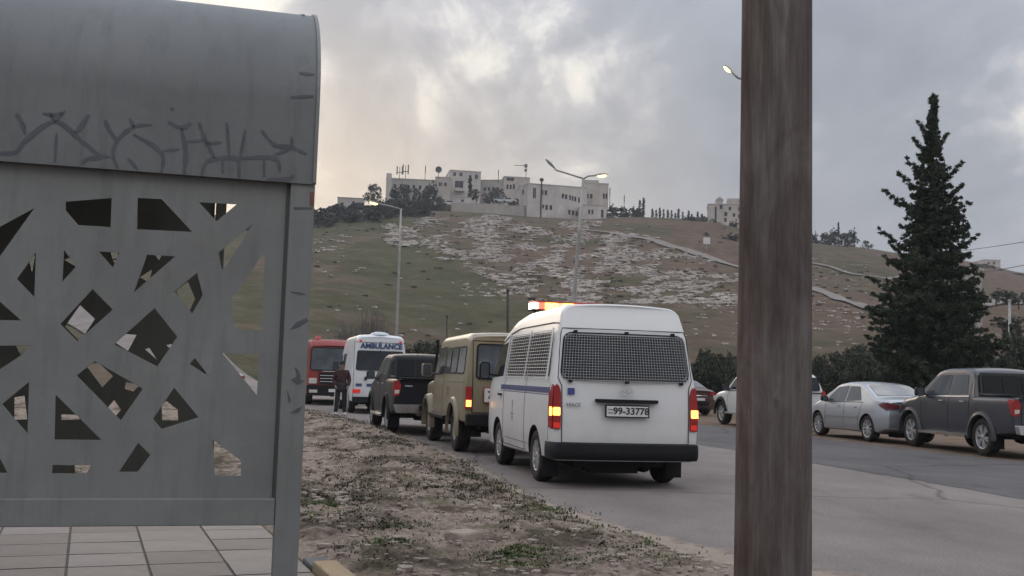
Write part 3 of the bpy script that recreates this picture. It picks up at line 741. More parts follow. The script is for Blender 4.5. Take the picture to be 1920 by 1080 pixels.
# ------------------------------------------------------------------ big wooden pole in the foreground
a_, b_ = at(1449, 1080, 4.15), at(1457, 0, 4.15); dirv = (b_-a_)/(b_.z-a_.z)
gp = a_-dirv*(a_.z+.3); topz = 8.5
m, t, p = mk('weathered_pole_wood')
g = tnoise(t, 9, 9, .74, stretch=(2.2, 2.2, .16), dist=.45); f = tnoise(t, 1.3, 5, .6, stretch=(1.6, 1.6, .5)); k = tnoise(t, 26, 6, .7, stretch=(2.6, 2.6, .10), dist=.3)
base = tramp(t, g, [(.28, (.062, .050, .046)), (.46, (.115, .098, .092)), (.60, (.155, .138, .132)), (.78, (.26, .24, .232))])
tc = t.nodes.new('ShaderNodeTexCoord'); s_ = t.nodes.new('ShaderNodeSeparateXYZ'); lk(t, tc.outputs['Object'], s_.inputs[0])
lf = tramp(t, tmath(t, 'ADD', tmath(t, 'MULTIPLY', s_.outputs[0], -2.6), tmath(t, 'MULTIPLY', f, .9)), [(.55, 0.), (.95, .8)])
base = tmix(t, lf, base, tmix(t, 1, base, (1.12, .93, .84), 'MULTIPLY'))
vo = t.nodes.new('ShaderNodeTexVoronoi'); vo.inputs['Scale'].default_value = 3.2; mp_ = t.nodes.new('ShaderNodeMapping'); mp_.inputs['Scale'].default_value = (1.6, 1.6, .9); lk(t, tc.outputs['Object'], mp_.inputs[0]); lk(t, mp_.outputs[0], vo.inputs['Vector'])
base = tmix(t, .9, base, tramp(t, tnoise(t, 2.2, 6, .65, stretch=(1.8, 1.8, .7), dist=.8), [(.32, (.66, .60, .58)), (.5, (1.0, .98, .97)), (.68, (1.5, 1.52, 1.55))]), 'MULTIPLY')
base = tmix(t, tramp(t, vo.outputs['Distance'], [(.02, .85), (.055, .35), (.09, 0.)]), base, (.030, .022, .020))
base = tmix(t, tramp(t, k, [(.66, 0.), (.76, .6)]), base, (.035, .028, .026)); lk(t, base, p.inputs['Base Color']); p.inputs['Roughness'].default_value = .9; p.inputs['Specular IOR Level'].default_value = .15
hh = tmath(t, 'ADD', g, tmath(t, 'MULTIPLY', k, .6)); tbump(t, p, hh, .9, .012)
root = empty('utility_pole', (gp.x, gp.y, 0), 0, 'thick weathered wooden utility pole standing in the right foreground', 'utility pole')
V = []; nn = 40; nz_ = 130; Fc = []
for i in range(nz_+1):
    z = -.3+(topz+.3)*i/nz_; c = dirv*(z+.3); r = .1475-.0036*z
    for k_ in range(nn):
        an = 6.2832*k_/nn; d = 1+.022*noise.noise(Vector((math.cos(an)*1.5, math.sin(an)*1.5, z*.7)))+.012*noise.noise(Vector((math.cos(an)*6, math.sin(an)*6, z*.8+4)))-.03*max(0, noise.noise(Vector((math.cos(an)*9, math.sin(an)*9, z*.35+9)))-.25)
        V.append((c.x+math.cos(an)*r*d, c.y+math.sin(an)*r*d, z))
for i in range(nz_):
    for k_ in range(nn): Fc.append((i*nn+k_, i*nn+(k_+1) % nn, (i+1)*nn+(k_+1) % nn, (i+1)*nn+k_))
Fc.append(tuple(nz_*nn+k_ for k_ in range(nn)))
raw('pole_shaft', V, Fc, m, root, smooth=True)
b = MB(); b.tube([(dirv.x*7.8-.9, dirv.y*7.8-.16, 7.7), (dirv.x*7.8+.9, dirv.y*7.8-.16, 7.7)], .05, 8); b.build('crossarm', m, root)
# ------------------------------------------------------------------ street lamps
M_galv = pmat('galvanised_steel', (.30, .30, .29), .2, 2, .5, .3, c2=(.38, .37, .35)); M_lhead = pmat('lamp_housing', (.14, .14, .145), .2, 6, .5)
M_lampon = glow_mat('lit_sodium_lamp', (.9, .8, .5), (1, .74, .28), 2.4); M_lampoff = pmat('unlit_lamp_glass', (.30, .30, .28), .1, 5, .3)
def lamp_head(root, p, d, lit, k=1.0):
    d = Vector(d).normalized(); s = d.cross(Vector((0, 0, 1))).normalized(); u = s.cross(d)
    M = Matrix((( d.x, s.x, u.x, p[0]), (d.y, s.y, u.y, p[1]), (d.z, s.z, u.z, p[2]), (0, 0, 0, 1)))
    b = MB(); st = [(0, .05, .04), (.12, .09, .07), (.35, .14, .10), (.62, .13, .07), (.74, .05, .03)]; vs = []
    for x, h, t_ in st:
        vs += [M @ Vector((x*k, y*h*k, z*t_*k)) for y, z in ((-1, -.3), (-.8, .5), (-.3, 1), (.3, 1), (.8, .5), (1, -.3))]
    fs = [(6*i+j, 6*i+(j+1) % 6, 6*i+6+(j+1) % 6, 6*i+6+j) for i in range(4) for j in range(6)]+[tuple(range(6)), tuple(range(24, 30))]
    b.add(vs, fs); h = b.build('lamp_head', M_lhead, root, auto=50)
    b = MB(); prof_ = [(.0, -.17), (.09, -.15), (.145, -.09), (.155, -.04), (.12, -.02)] if lit else [(.0, -.06), (.07, -.055), (.11, -.04), (.115, -.03)]
    Ml = M @ Matrix.Translation((.40*k, 0, 0)) @ Matrix.Diagonal((1.9*k, 1.0*k, 1.0*k, 1)); b.lathe(prof_, 14, M=Ml); b.build('lamp_bowl', M_lampon if lit else M_lampoff, h, smooth=True)
def street_lamp(bx, by, bz, top, arms, label, lean=(0, 0), rad=(.09, .05)):
    root = empty('street_lamp', (bx, by, bz), 0, label, 'street lamp', 'street lamps'); tx, ty, tz = lean[0], lean[1], top-bz
    b = MB(); b.tube([(tx*u, ty*u, tz*u) for u in (0, .25, .5, .75, 1)], [rad[0]+(rad[1]-rad[0])*u for u in (0, .25, .5, .75, 1)], 12); b.build('pole', M_galv, root, smooth=True)
    b = MB(); b.lathe([(.0, .62), (.10, .60), (.14, .5), (.15, 0)], 12); b.build('pole_base', M_galv, root)
    for A in arms:
        P = [Vector(a) for a in A['pts']]; b = MB(); b.tube(P, .035, 8); b.build('arm', M_galv, root, smooth=True); lamp_head(root, P[-1], P[-1]-P[-2], A['lit'], A.get('k', 1))
    return root
def lampx(px, py, Y): return at(px, py, Y)
# single-arm lamp behind the ambulance
Y = 56; tp = lampx(752, 391, Y); bs = lampx(740, 742, Y); hd = lampx(712, 382, Y)
street_lamp(bs.x, Y, 0, tp.z, [dict(pts=[(tp.x-bs.x, 0, tp.z-.05), (tp.x-bs.x-.25, 0, tp.z+.04), (hd.x-bs.x, 0, hd.z)], lit=True, k=.8)], 'lit single-arm street lamp rising behind the ambulance', (tp.x-bs.x, 0))
Y = 44; tp = lampx(1094, 335, Y); bs = lampx(1059, 765, Y); c = lambda px, py: tuple(lampx(px, py, Y)-Vector((bs.x, Y, 0)))
street_lamp(bs.x, Y, 0, tp.z, [dict(pts=[c(1094, 335), c(1066, 326), c(1043, 319), c(1040, 316)], lit=False, k=.75), dict(pts=[c(1094, 335), c(1104, 330), c(1116, 329)], lit=True, k=.7)],
            'leaning street lamp with two arms, one lamp lit, behind the white van', (tp.x-bs.x, 0), (.10, .055))
Y = 29; hp_ = lampx(1374, 137, Y); tpz = lampx(1425, 155, Y); bs = lampx(1432, 810, Y)
street_lamp(bs.x, Y, 0, tpz.z, [dict(pts=[(tpz.x-bs.x, 0, tpz.z-.05), (lampx(1400, 150, Y).x-bs.x, 0, lampx(1400, 150, Y).z), (lampx(1384, 146, Y).x-bs.x, 0, lampx(1384, 146, Y).z), (hp_.x-bs.x, 0, hp_.z)], lit=True, k=.45)],
            'lit street lamp whose mast hides behind the wooden pole', (tpz.x-bs.x, 0), (.09, .05))
# thin dark posts in the field
M_dpost = pmat('dark_old_post', (.045, .036, .03), .3, 4, .9)
def post(px, pt, pb, Y, r, label, cat='post', mat=None):
    a, c = at(px, pb, Y), at(px, pt, Y); bz = min(a.z, H(a.x, Y)); r_ = empty('post', (a.x, Y, bz), 0, label, cat)
    b = MB(); b.tube([(0, 0, -.3), (c.x-a.x, 0, c.z-bz)], [r, r*.8], 8); b.build('shaft', mat or M_dpost, r_, smooth=True)
    b = MB(); b.lathe([(0, .03), (r*.9, .02), (r*1.05, 0), (r*1.05, -.12)], 10, M=Matrix.Translation((c.x-a.x, 0, c.z-bz))); b.build('cap', mat or M_dpost, r_)
    return r_
post(952, 543, 720, 60, .085, 'dark wooden post standing between the beige off-roader and the white van')
post(838, 592, 710, 74, .06, 'thin faint post in the brown field above the dark pickup')
post(1893, 562, 715, 64, .10, 'pale grey pole at the right edge behind the grey pickup', 'post', M_galv)
# warning sign far right
sg = empty('warning_sign', (at(1911, 700, 60).x, 60, H(at(1911, 700, 60).x, 60)), 0, 'small white triangular road sign at the far right above the grey pickup', 'road sign')
b = MB(); zt = at(1911, 683, 60).z-sg.location.z; b.tube([(0, 0, 0), (0, 0, zt-.1)], .03, 6); b.build('sign_post', M_galv, sg)
b = MB(); b.prism([(-.36, zt-.6), (.36, zt-.6), (0, zt)], -.05, -.035, lambda x, y, z: (x, z, y)); b.build('sign_plate', pmat('faded_red_border', (.40, .22, .20), .1, 5), sg)
b = MB(); b.prism([(-.25, zt-.53), (.25, zt-.53), (0, zt-.12)], -.06, -.052, lambda x, y, z: (x, z, y)); b.build('sign_face', M_white_p, sg)
# power lines on the right
M_wire = pmat('black_cable', (.03, .03, .032), .1, 2, .6)
def wire(p0, p1, sag, label, r=.022):
    b = MB(); P = [p0.lerp(p1, i/20)-Vector((0, 0, sag*4*(i/20)*(1-i/20))) for i in range(21)]; b.tube(P, r, 5)
    return tag(b.build('power_cable', M_wire), label, 'cable', 'overhead cables on the right')
pp = empty('power_pole', (38, 62, H(38, 62)), 0, 'wooden power pole beyond the right edge of the road', 'utility pole')
b = MB(); b.tube([(0, 0, -.5), (0, 0, 12.5)], [.16, .11], 10); b.build('pole_shaft', M_dpost, pp, smooth=True); b = MB(); b.box((-1, -.06, 11.6), (1, .06, 11.75)); b.build('crossarm', M_dpost, pp)
wire(Vector((37.2, 62, H(38, 62)+11.75)), at(1600, 462, 260), 2.0, 'upper overhead cable running from the right edge to the dark grove', .03)
wire(Vector((38.8, 62, H(38, 62)+11.75)), at(1730, 512, 130), 1.2, 'lower overhead cable crossing behind the dark conifer', .03)
# ------------------------------------------------------------------ buildings on the hill
def stone_wall(name, c):
    m, t, p = mk(name); br = t.nodes.new('ShaderNodeTexBrick'); tc = t.nodes.new('ShaderNodeTexCoord'); mp = t.nodes.new('ShaderNodeMapping')
    mp.inputs['Rotation'].default_value = (R(90), 0, 0); lk(t, tc.outputs['Object'], mp.inputs[0]); lk(t, mp.outputs[0], br.inputs['Vector'])
    br.inputs['Scale'].default_value = 1.6; br.inputs['Mortar Size'].default_value = .012
    for i, k in ((1, .92), (2, 1.06), (3, .8)): br.inputs[i].default_value = (*[x*k for x in c], 1)
    f = tnoise(t, .35, 6, .65, stretch=(1, 1, .45)); lk(t, tmix(t, 1, br.outputs[0], tramp(t, f, [(.3, .72), (.7, 1.12)]), 'MULTIPLY'), p.inputs['Base Color'])
    p.inputs['Roughness'].default_value = .9; return m
W1 = stone_wall('pale_limestone_wall', (.54, .495, .46)); W2 = stone_wall('cream_limestone_wall', (.50, .445, .40)); W3 = stone_wall('retaining_wall_stone', (.42, .375, .34)); W4 = stone_wall('weathered_render', (.42, .385, .355))
M_win = glass_mat('far_window_glass', (.035, .036, .042), .15); M_roof = pmat('flat_roof_screed', (.24, .22, .20), .2, .5, .9); M_trim = pmat('pale_stone_trim', (.46, .42, .38), .12, 1, .85)
def bldg(name, px0, px1, ptop, pbot, D, depth, ang, label, mat, cat='building', wins=(), parapet=.5, wl='window', extra=()):
    """block whose front face spans photo columns px0..px1 at distance D, turned by ang degrees"""
    a = R(ang); L0 = at(px0, pbot, D); k = D/F; d = Vector((math.cos(a), math.sin(a)))
    # length along the turned face so that its far end meets column px1
    q1 = ray(px1, pbot); q1 = q1.x/q1.y; wl_ = (q1*D - L0.x)/(d.x - q1*d.y)
    zb = L0.z; zt = at(px0, ptop, D).z; r = empty(name, (L0.x, D, zb), a, label, cat)
    hgt = zt-zb; cut = [] ; sx = wl_/(px1-px0)
    b = MB()
    hl = []
    for (wx, wy, ww, wh) in wins:
        wx -= .4; ww += .8; wy -= .5; wh += 1
        x = (wx-px0)*sx; z = hgt-(wy-ptop)*k; hl.append([(x, z-wh*k), (x+ww*sx, z-wh*k), (x+ww*sx, z), (x, z)])
    b.prism([(0, -4), (wl_, -4), (wl_, hgt), (0, hgt)], 0, .35, lambda x, y, z: (x, z, y), hl)
    b.box((0, .352, -4), (.35, depth, hgt)); b.box((wl_-.35, .352, -4), (wl_, depth, hgt)); b.box((.352, depth-.35, -4), (wl_-.352, depth, hgt)); b.build('wall', mat, r)
    b = MB(); b.box((.36, .36, hgt-parapet-.3), (wl_-.36, depth-.36, hgt-parapet)); b.build('roof', M_roof, r)
    b = MB(); b.box((-.12, -.12, hgt), (wl_+.12, depth+.12, hgt+.16)); b.build('cornice', M_trim, r)
    for h in hl:
        (x0, z0), (x1, z1) = h[0], h[2]; b = MB(); b.box((x0+.002, .20, z0+.002), (x1-.002, .24, z1-.002)); w_ = b.build(wl, M_win, r)
        b = MB(); b.box((x0-.08, -.05, z0-.14), (x1+.08, .12, z0-.002)); b.build('sill', M_trim, w_)
        if (x1-x0) > .8:
            b = MB(); xm = (x0+x1)/2; b.box((xm-.03, .15, z0+.003), (xm+.03, .198, z1-.003)); b.build('frame', M_trim, w_)
    return r, wl_, hgt, sx, k
bldg('stone_house', 632, 682, 370, 396, 300, 12, 8, 'low pale flat-roofed house at the left end of the hilltop', W4, wins=[(660, 376, 4, 5)])
r, wl_, h, sx, k = bldg('stone_building', 722, 816, 334, 398, 300, 16, 6, 'long pale hilltop building behind trees with antennas on its roof', W4, wins=[(736+i*12, 345+j*20, 4, 7) for i in range(6) for j in range(2)])
b = MB(); b.box((0, -1.4, -4), (10*sx, -.01, h+1.2)); b.build('stair_tower', W1, r)
r, wl_, h, sx, k = bldg('stone_building', 842, 900, 319, 382, 305, 14, 10, 'tall central stone building with a shaded balcony on the hilltop', W1, wins=[(848, 323, 5, 6), (860, 323, 5, 6), (889, 325, 5, 7), (852, 339, 15, 14), (880, 344, 4, 7)])
b = MB(); b.box(((851-842)*sx, -1.2, h-(353-319)*k-.9), ((869-842)*sx, -.01, h-(353-319)*k)); b.build('balcony', M_trim, r)
bldg('stone_building', 815, 843, 332, 380, 303, 9, 4, 'low stone wing left of the tall central hilltop building', W2, wins=[(822, 342, 5, 6), (832, 342, 4, 6)])
bldg('stone_building', 900, 946, 338, 380, 310, 10, -12, 'long low stone wing right of the tall central hilltop building', W4, wins=[(906+i*8, 352, 4, 6) for i in range(4)])
bldg('stone_building', 944, 992, 331, 385, 306, 12, 8, 'small stone tower block with a roof mast on the hilltop', W2, wins=[(949, 333, 13, 5), (949, 346, 3, 8), (955, 346, 3, 8), (961, 345, 3, 9)])
up = [(979, 356, 4, 9), (985, 356, 4, 9)]
r, wl_, h, sx, k = bldg('stone_building', 973, 993, 347, 412, 287, 9, 4, 'narrow stone block at the left end of the big white building', W1, wins=[(978, 356, 4, 8), (984, 356, 4, 8)])
r, wl_, h, sx, k = bldg('stone_building', 988, 1100, 344, 413, 283, 14, 14, 'big long white stone building with two rows of dark windows', W1,
    wins=[(998, 352, 5, 19), (1013, 355, 4, 8), (1020, 355, 4, 8), (1052, 359, 4, 8), (1058, 360, 4, 8), (1066, 361, 3, 8), (1071, 362, 3, 8), (1076, 363, 3, 8), (1083, 364, 3, 9), (1089, 364, 3, 9),
          (1016, 383, 3, 6), (1022, 383, 4, 8), (1030, 383, 4, 8), (1065, 389, 4, 8), (1072, 390, 4, 8), (1079, 391, 4, 8), (1092, 393, 3, 5)])
b = MB(); b.tube([((1013-988)*sx, -.15, 0), ((1013-988)*sx, -.15, h+1.0)], .18, 6); b.lathe([(0, .9), (.6, .6), (.5, 0), (0, 0)], 10, M=Matrix.Translation(((1013-988)*sx, -.15, h+.9))); b.build('flue', M_dpost, r)
r, wl_, h, sx, k = bldg('stone_building', 1096, 1140, 343, 392, 290, 12, 6, 'square stone block with a roof parapet right of the big white building', W2,
    wins=[(1099, 364, 4, 8), (1106, 364, 4, 8), (1130, 362, 3, 9), (1135, 362, 3, 9)])
b = MB(); b.box((0, .5, h+.17), (26*sx, 5, h+1.0)); b.build('rooftop_wall', W4, r)
bldg('stone_building', 1092, 1137, 384, 412, 279, 8, 6, 'low front annex with dark doorway below the square stone block', W1, wins=[(1103, 393, 3, 7), (1109, 393, 3, 7), (1127, 392, 4, 14)], parapet=.3)
# villa by the pole
r, wl_, h, sx, k = bldg('villa', 1327, 1396, 383, 432, 262, 9, -9, 'three-storey stone villa with a small gable beside the wooden pole', W2, wins=[(1340, 388, 3, 28), (1349, 384.5, 5, 7), (1358, 398, 5, 7), (1358, 409, 4, 7), (1366, 388, 4, 6), (1374, 400, 4, 6), (1384, 388, 4, 7), (1384, 402, 4, 7)])
b = MB(); x0, x1 = 15*sx, 28*sx; b.box((x0, .1, h+.165), (x1, 6, h+1.2)); b.add([(x0-.1, -.1, h+1.2), (x1+.1, -.1, h+1.2), ((x0+x1)/2, -.1, h+2.0), (x0-.1, 6.1, h+1.2), (x1+.1, 6.1, h+1.2), ((x0+x1)/2, 6.1, h+2.0)], [(0, 1, 2), (5, 4, 3), (0, 3, 4, 1), (1, 4, 5, 2), (2, 5, 3, 0)]); b.build('gable', W2, r)
b = MB(); b.box((36*sx, .1, h+.165), (wl_, 5, h+1.5)); b.build('rooftop_wall', W2, r)
# far buildings on the right
bldg('white_house', 1846, 1876, 487, 512, 405, 10, 0, 'far small white house on the right-hand skyline', W2, wins=[(1852, 491, 4, 4), (1862, 491, 4, 4)])
bldg('stone_house', 1815, 1842, 506, 590, 96, 7, 12, 'pale house half hidden behind the right side of the dark conifer', W4, wins=[(1822, 522, 8, 16), (1834, 540, 4, 10)])
bldg('stone_hut', 1262, 1296, 432, 446, 232, 4, 0, 'small stone hut under two white water tanks', W4, wins=[(1278, 436, 3, 5)], parapet=.1)
M_tank = pmat('white_tank', (.62, .60, .57), .1, 1, .6)
for px, lb in ((1276, 'left white water tank on the small stone hut'), (1286, 'right white water tank on the small stone hut')):
    c = at(px, 432, 233.2); b = MB(); b.lathe([(0, 1.15), (.25, 1.12), (.50, .95), (.52, .1), (.48, 0), (0, 0)], 12); o = b.build('water_tank', M_tank, None, smooth=True); o.location = (c.x, c.y, c.z+.12); tag(o, lb, 'water tank', 'water tanks on the hut')
hs = empty('roadside_sign', hit(1325, 470), 0, 'small white board on a post among the dark trees below the villa', 'sign')
b = MB(); b.tube([(0, 0, 0), (0, 0, 1.9)], .06, 6); b.build('sign_post', M_galv, hs); b = MB(); b.box((-.6, -.05, 1.2), (.6, .05, 2.4)); b.build('sign_board', M_tank, hs)
# retaining wall, gatehouse
def wallrun(pts, label, mat, hfn, thick=.6):
    P = [at(*p) for p in pts]; b = MB()
    for i, (u, v) in enumerate(zip(P[:-1], P[1:])):
        d = (v-u); n_ = Vector((-d.y, d.x, 0)).normalized()*thick; zb = min(u.z, v.z)-hfn
        b.add([(u.x, u.y, zb), (v.x, v.y, zb), (v.x+n_.x, v.y+n_.y, zb), (u.x+n_.x, u.y+n_.y, zb), tuple(u), tuple(v), (v.x+n_.x, v.y+n_.y, v.z), (u.x+n_.x, u.y+n_.y, u.z)], [(3, 2, 1, 0), (4, 5, 6, 7), (0, 1, 5, 4), (1, 2, 6, 5), (2, 3, 7, 6), (3, 0, 4, 7)])
    return tag(b.build('retaining_wall', mat), label, 'wall')
wallrun([(846, 380, 287), (905, 382, 286), (984, 387, 284)], 'long pale retaining wall below the parked cars on the hilltop', W3, 7)
bldg('gatehouse', 859, 884, 370, 384, 289, 3, 2, 'small white box-shaped hut standing on the retaining wall', W1, wins=[(865, 374, 4, 4)], parapet=.15)
wallrun([(1330, 432, 255), (1400, 440, 252)], 'low garden wall in front of the villa', W3, 1.5)
wallrun([(1525, 600, 78), (1640, 612, 76)][:0] or [(1700, 500, 300), (1830, 505, 310)], 'long low field wall on the right-hand slope', W3, 1.0)
# terrace of made ground behind the retaining wall
tz = at(905, 384, 287).z-.3; b = MB(); pl = [at(700, 384, 292), at(846, 384, 288), at(984, 388, 285), at(1120, 388, 292)]; pl = [(p.x, p.y) for p in pl]; pl += [(pl[-1][0]+2, 322), (pl[0][0]-4, 322)]
b.prism(pl, tz-9, tz); tag(b.build('terrace_ground', M_hill), kind='structure')
# antennas on the roofs
M_ant = pmat('grey_antenna', (.10, .10, .105), .2, 1, .6)
def mast(px, pt, pb, D, label, kind):
    a, c = at(px, pb, D), at(px, pt, D); r = empty('antenna', a, 0, label, 'antenna'); h = c.z-a.z; b = MB(); b.tube([(0, 0, -.4), (0, 0, h)], .09, 6); b.build('mast', M_ant, r)
    b = MB()
    if kind == 'panel':
        for s in (-1, 1): b.box((s*.75-.16, -.1, h*.35), (s*.75+.16, .1, h*1.05))
        b.box((-.75, -.04, h*.5), (.75, .04, h*.56)); b.build('panel_antenna', M_ant, r)
    elif kind == 'dish':
        b.lathe([(0, 0), (.5, .06), (.95, .25)], 14, M=Matrix.Translation((0, -.15, h-.2)) @ Matrix.Rotation(R(100), 4, 'X')); b.build('dish', M_ant, r)
    elif kind == 'drum':
        for z, s in ((.95, .5), (.60, .4)): b.lathe([(0, -.3), (s, -.3), (s, .3), (0, .3)], 12, M=Matrix.Translation((-.1, -.2, h*z)) @ Matrix.Rotation(R(80), 4, 'X'))
        b.build('drum_antenna', M_ant, r)
        b = MB(); b.box((-3.4, -.05, h*.95), (-.2, .05, h*.99)); b.build('boom', M_ant, r)
    else: b.box((-.12, -.12, h*.5), (.12, .12, h)); b.build('tip', M_ant, r)
mast(749, 313, 335, 300, 'leftmost roof antenna of the long hilltop building', 'panel'); mast(760, 310, 335, 301, 'second roof antenna with paired panels on the long hilltop building', 'panel'); mast(797, 311, 336, 301, 'tall slim antenna in the middle of the hilltop roofs', 'tip')
mast(822, 317, 334, 301, 'small satellite dish near the central hilltop building', 'dish'); mast(934, 318, 342, 304, 'thin mast between the two hilltop wings', 'tip'); mast(986, 310, 334, 300, 'mast with drum antennas on the stone tower block', 'drum')
mast(1143, 352, 384, 290, 'thin mast beside the right-hand stone block', 'tip'); mast(1170, 366, 392, 292, 'faint antenna above the hilltop trees', 'tip')
# ------------------------------------------------------------------ vegetation
def leaf_obj(name, clumps, mat, parent, seed, leaf=.15, per=14, flat=.5, asp=.45):
    """many small leaf-sized quads spread through clumps (x, y, z, radius)"""
    rs = np.random.RandomState(seed); C = np.array(clumps, float); n = len(C)*per
    c = np.repeat(C, per, 0); d = rs.normal(size=(n, 3)); d /= np.linalg.norm(d, axis=1)[:, None]+1e-9; rad = rs.rand(n)**.5
    pos = c[:, :3]+d*(c[:, 3]*rad)[:, None]*np.array([1, 1, .8])
    u = rs.normal(size=(n, 3)); u[:, 2] *= flat; u /= np.linalg.norm(u, axis=1)[:, None]; w_ = np.cross(u, rs.normal(size=(n, 3))); w_ /= np.linalg.norm(w_, axis=1)[:, None]+1e-9
    s = leaf*(.5+rs.rand(n))[:, None]
    V = np.stack([pos-u*s, pos+w_*s*asp, pos+u*s, pos-w_*s*asp], 1).reshape(-1, 3)
    me = bpy.data.meshes.new(name); me.vertices.add(n*4); me.vertices.foreach_set('co', V.ravel()); me.loops.add(n*4); me.loops.foreach_set('vertex_index', np.arange(n*4)); me.polygons.add(n)
    me.polygons.foreach_set('loop_start', np.arange(n)*4); me.polygons.foreach_set('loop_total', np.full(n, 4)); me.update(); me.materials.append(mat)
    o = bpy.data.objects.new(name, me); COL.objects.link(o); o.parent = parent; return o
M_bark = pmat('bark', (.07, .055, .042), .3, 5, .95, bump=.6, bscale=20)
L_con = leafy('dark_conifer_needles', (.018, .027, .017), (.034, .048, .028), (.062, .076, .044), 1.6)
L_oli = leafy('olive_leaves', (.030, .036, .024), (.050, .056, .038), (.085, .090, .064), 1.3)
L_dark = leafy('dark_bush_leaves', (.020, .026, .016), (.034, .042, .026), (.058, .064, .042), 1.3)
L_cyp = leafy('cypress_leaves', (.016, .022, .016), (.024, .032, .022), (.04, .048, .034), 1.3)
# the big dark conifer
CX = at(1741, 740, 40); ch = at(1750, 168, 40).z; axl = (at(1750, 168, 40).x-CX.x)/ch
tr = empty('conifer_tree', (CX.x, 40, 0), 0, 'tall dark ragged conifer behind the silver car and the grey pickup', 'tree'); rs = random.Random(17)
b = MB(); b.tube([(axl*ch*u, 0, ch*u) for u in (0, .2, .5, .8, .98)], [.22, .18, .12, .06, .015], 10); b.build('trunk', M_bark, tr, smooth=True)
prof_c = [(0, 2.0), (.06, 2.45), (.14, 2.55), (.22, 2.4), (.32, 2.1), (.42, 1.8), (.50, 1.5), (.58, 1.28), (.66, 1.0), (.75, .66), (.84, .36), (.92, .15), (1, .02)]
cl = []; bb = MB()
for i in range(430):
    t_ = 1-(rs.random()**.75)*.985 if i > 90 else rs.uniform(.0, .35); z = ch*(.015+.98*t_); az = rs.random()*6.283; Lr = lin(prof_c, t_)*(1-.42*rs.random()**1.1+(.22 if rs.random() < .12 else 0))*(1+.55*noise.noise(Vector((math.cos(az)*1.6, math.sin(az)*1.6, z*.55))))
    up_ = rs.uniform(.05, .45)+.5*t_; dx, dy = math.cos(az), math.sin(az); n = max(3, int(Lr/.12))
    P = []
    for j in range(n+1):
        u = j/n; q = Vector((axl*z+dx*Lr*u, dy*Lr*u, z+up_*Lr*u*(1-.25*u)*.6-.10*Lr*u*(1-u))); P.append(q)
        if u > .12: cl.append((q.x+rs.gauss(0, .05), q.y+rs.gauss(0, .05), q.z+rs.gauss(0, .05), (.21-.13*u)*(.55+.45*(1-t_))+.03))
    if Lr > .5: bb.tube([P[0], P[len(P)//2], P[-1]], [.03, .018, .006], 4)
# distinctive long limbs on the left and right
for (px, py, z0) in ((1658, 355, 395), (1684, 326, 350), (1712, 258, 280), (1722, 228, 246), (1832, 440, 478), (1806, 345, 372), (1803, 305, 340), (1776, 250, 270), (1668, 455, 500), (1648, 430, 470), (1622, 575, 590), (1628, 520, 545), (1850, 560, 600), (1700, 300, 320), (1690, 375, 410), (1660, 480, 520)):
    tip = at(px, py, 40-.0); st_ = at(1746, z0+20, 40); tip = tip-Vector((CX.x, 40, 0)); st_ = st_-Vector((CX.x, 40, 0)); n = int((tip-st_).length/.10)
    for j in range(n+1):
        u = j/n; q = st_.lerp(tip, u); q.z -= .18*(tip-st_).length*u*(1-u); cl.append((q.x, q.y+rs.gauss(0, .06), q.z+rs.gauss(0, .03), .20-.12*u))
for j in range(330):
    t_ = rs.random()*.96; z = ch*t_; k = lin(prof_c, t_)*.42; cl.append((axl*z+rs.gauss(0, k*.5), rs.gauss(0, k*.5), z, .30*(1-t_*.75)))
tag(bb.build('branches', M_bark, tr), kind='stuff')
for j in range(1300):
    t_ = rs.random()**1.2*.93; z = ch*t_; az = rs.random()*6.283; k = lin(prof_c, t_)*rs.uniform(.35, .86)*(1+.4*noise.noise(Vector((math.cos(az)*1.6, math.sin(az)*1.6, z*.55)))); cl.append((axl*z+math.cos(az)*k, math.sin(az)*k, z+rs.gauss(0, .1), .20*(1.1-t_)))
for j in range(14): cl.append((axl*ch+.0, 0, ch*(.93+.0042*j), .10-.006*j))
cl = [(a, b_, c, r_*.82) for a, b_, c, r_ in cl]; leaf_obj('crown', cl, L_con, tr, 3, .092, 26, .8, .24)
def round_tree(name, h, r, seed, mat, trunk=.25, leaf=.2, ncl=70, per=16, squash=1.0):
    rs = random.Random(seed); root = bpy.data.objects.new(name, None); COL.objects.link(root)
    b = MB(); b.tube([(0, 0, -.5), (0, 0, h*.3), (r*.1, 0, h*.6)], [trunk*.5, trunk*.4, trunk*.15], 6); 
    for k_ in range(4): a = k_*1.6+rs.random(); b.tube([(0, 0, h*.3), (math.cos(a)*r*.5, math.sin(a)*r*.5, h*.65)], [trunk*.3, trunk*.08], 5)
    b.build('trunk', M_bark, root); cl = []
    lob = [(rs.gauss(0, r*.45), rs.gauss(0, r*.45), h*(.50+rs.uniform(-.34, .26))*squash, r*rs.uniform(.35, .6)) for _ in range(9)]
    for i in range(ncl):
        x, y, z, rr = rs.choice(lob); d = Vector((rs.gauss(0, 1), rs.gauss(0, 1), rs.gauss(0, .8))).normalized()*rr*rs.uniform(.5, 1.05); cl.append((x+d.x, y+d.y, max(.1*h, z+d.z), rr*.35))
    leaf_obj('crown', cl, mat, root, seed, leaf, per); return root
def cyp_tree(seed, h=8.):
    rs = random.Random(seed); root = bpy.data.objects.new('cypress_tree', None); COL.objects.link(root); b = MB(); b.tube([(0, 0, -.5), (0, 0, h*.8)], [.12, .04], 5); b.build('trunk', M_bark, root)
    cl = []
    for i in range(46): t_ = rs.random(); k = .75*math.sin(math.pi*min(1, .12+t_*.86))**.7*(1.05-t_*.6); cl.append((rs.gauss(0, k*.3), rs.gauss(0, k*.3), .5+t_*(h-.5), k*.6+.06))
    leaf_obj('crown', cl, L_cyp, root, seed, .26, 12); return root
used = set()
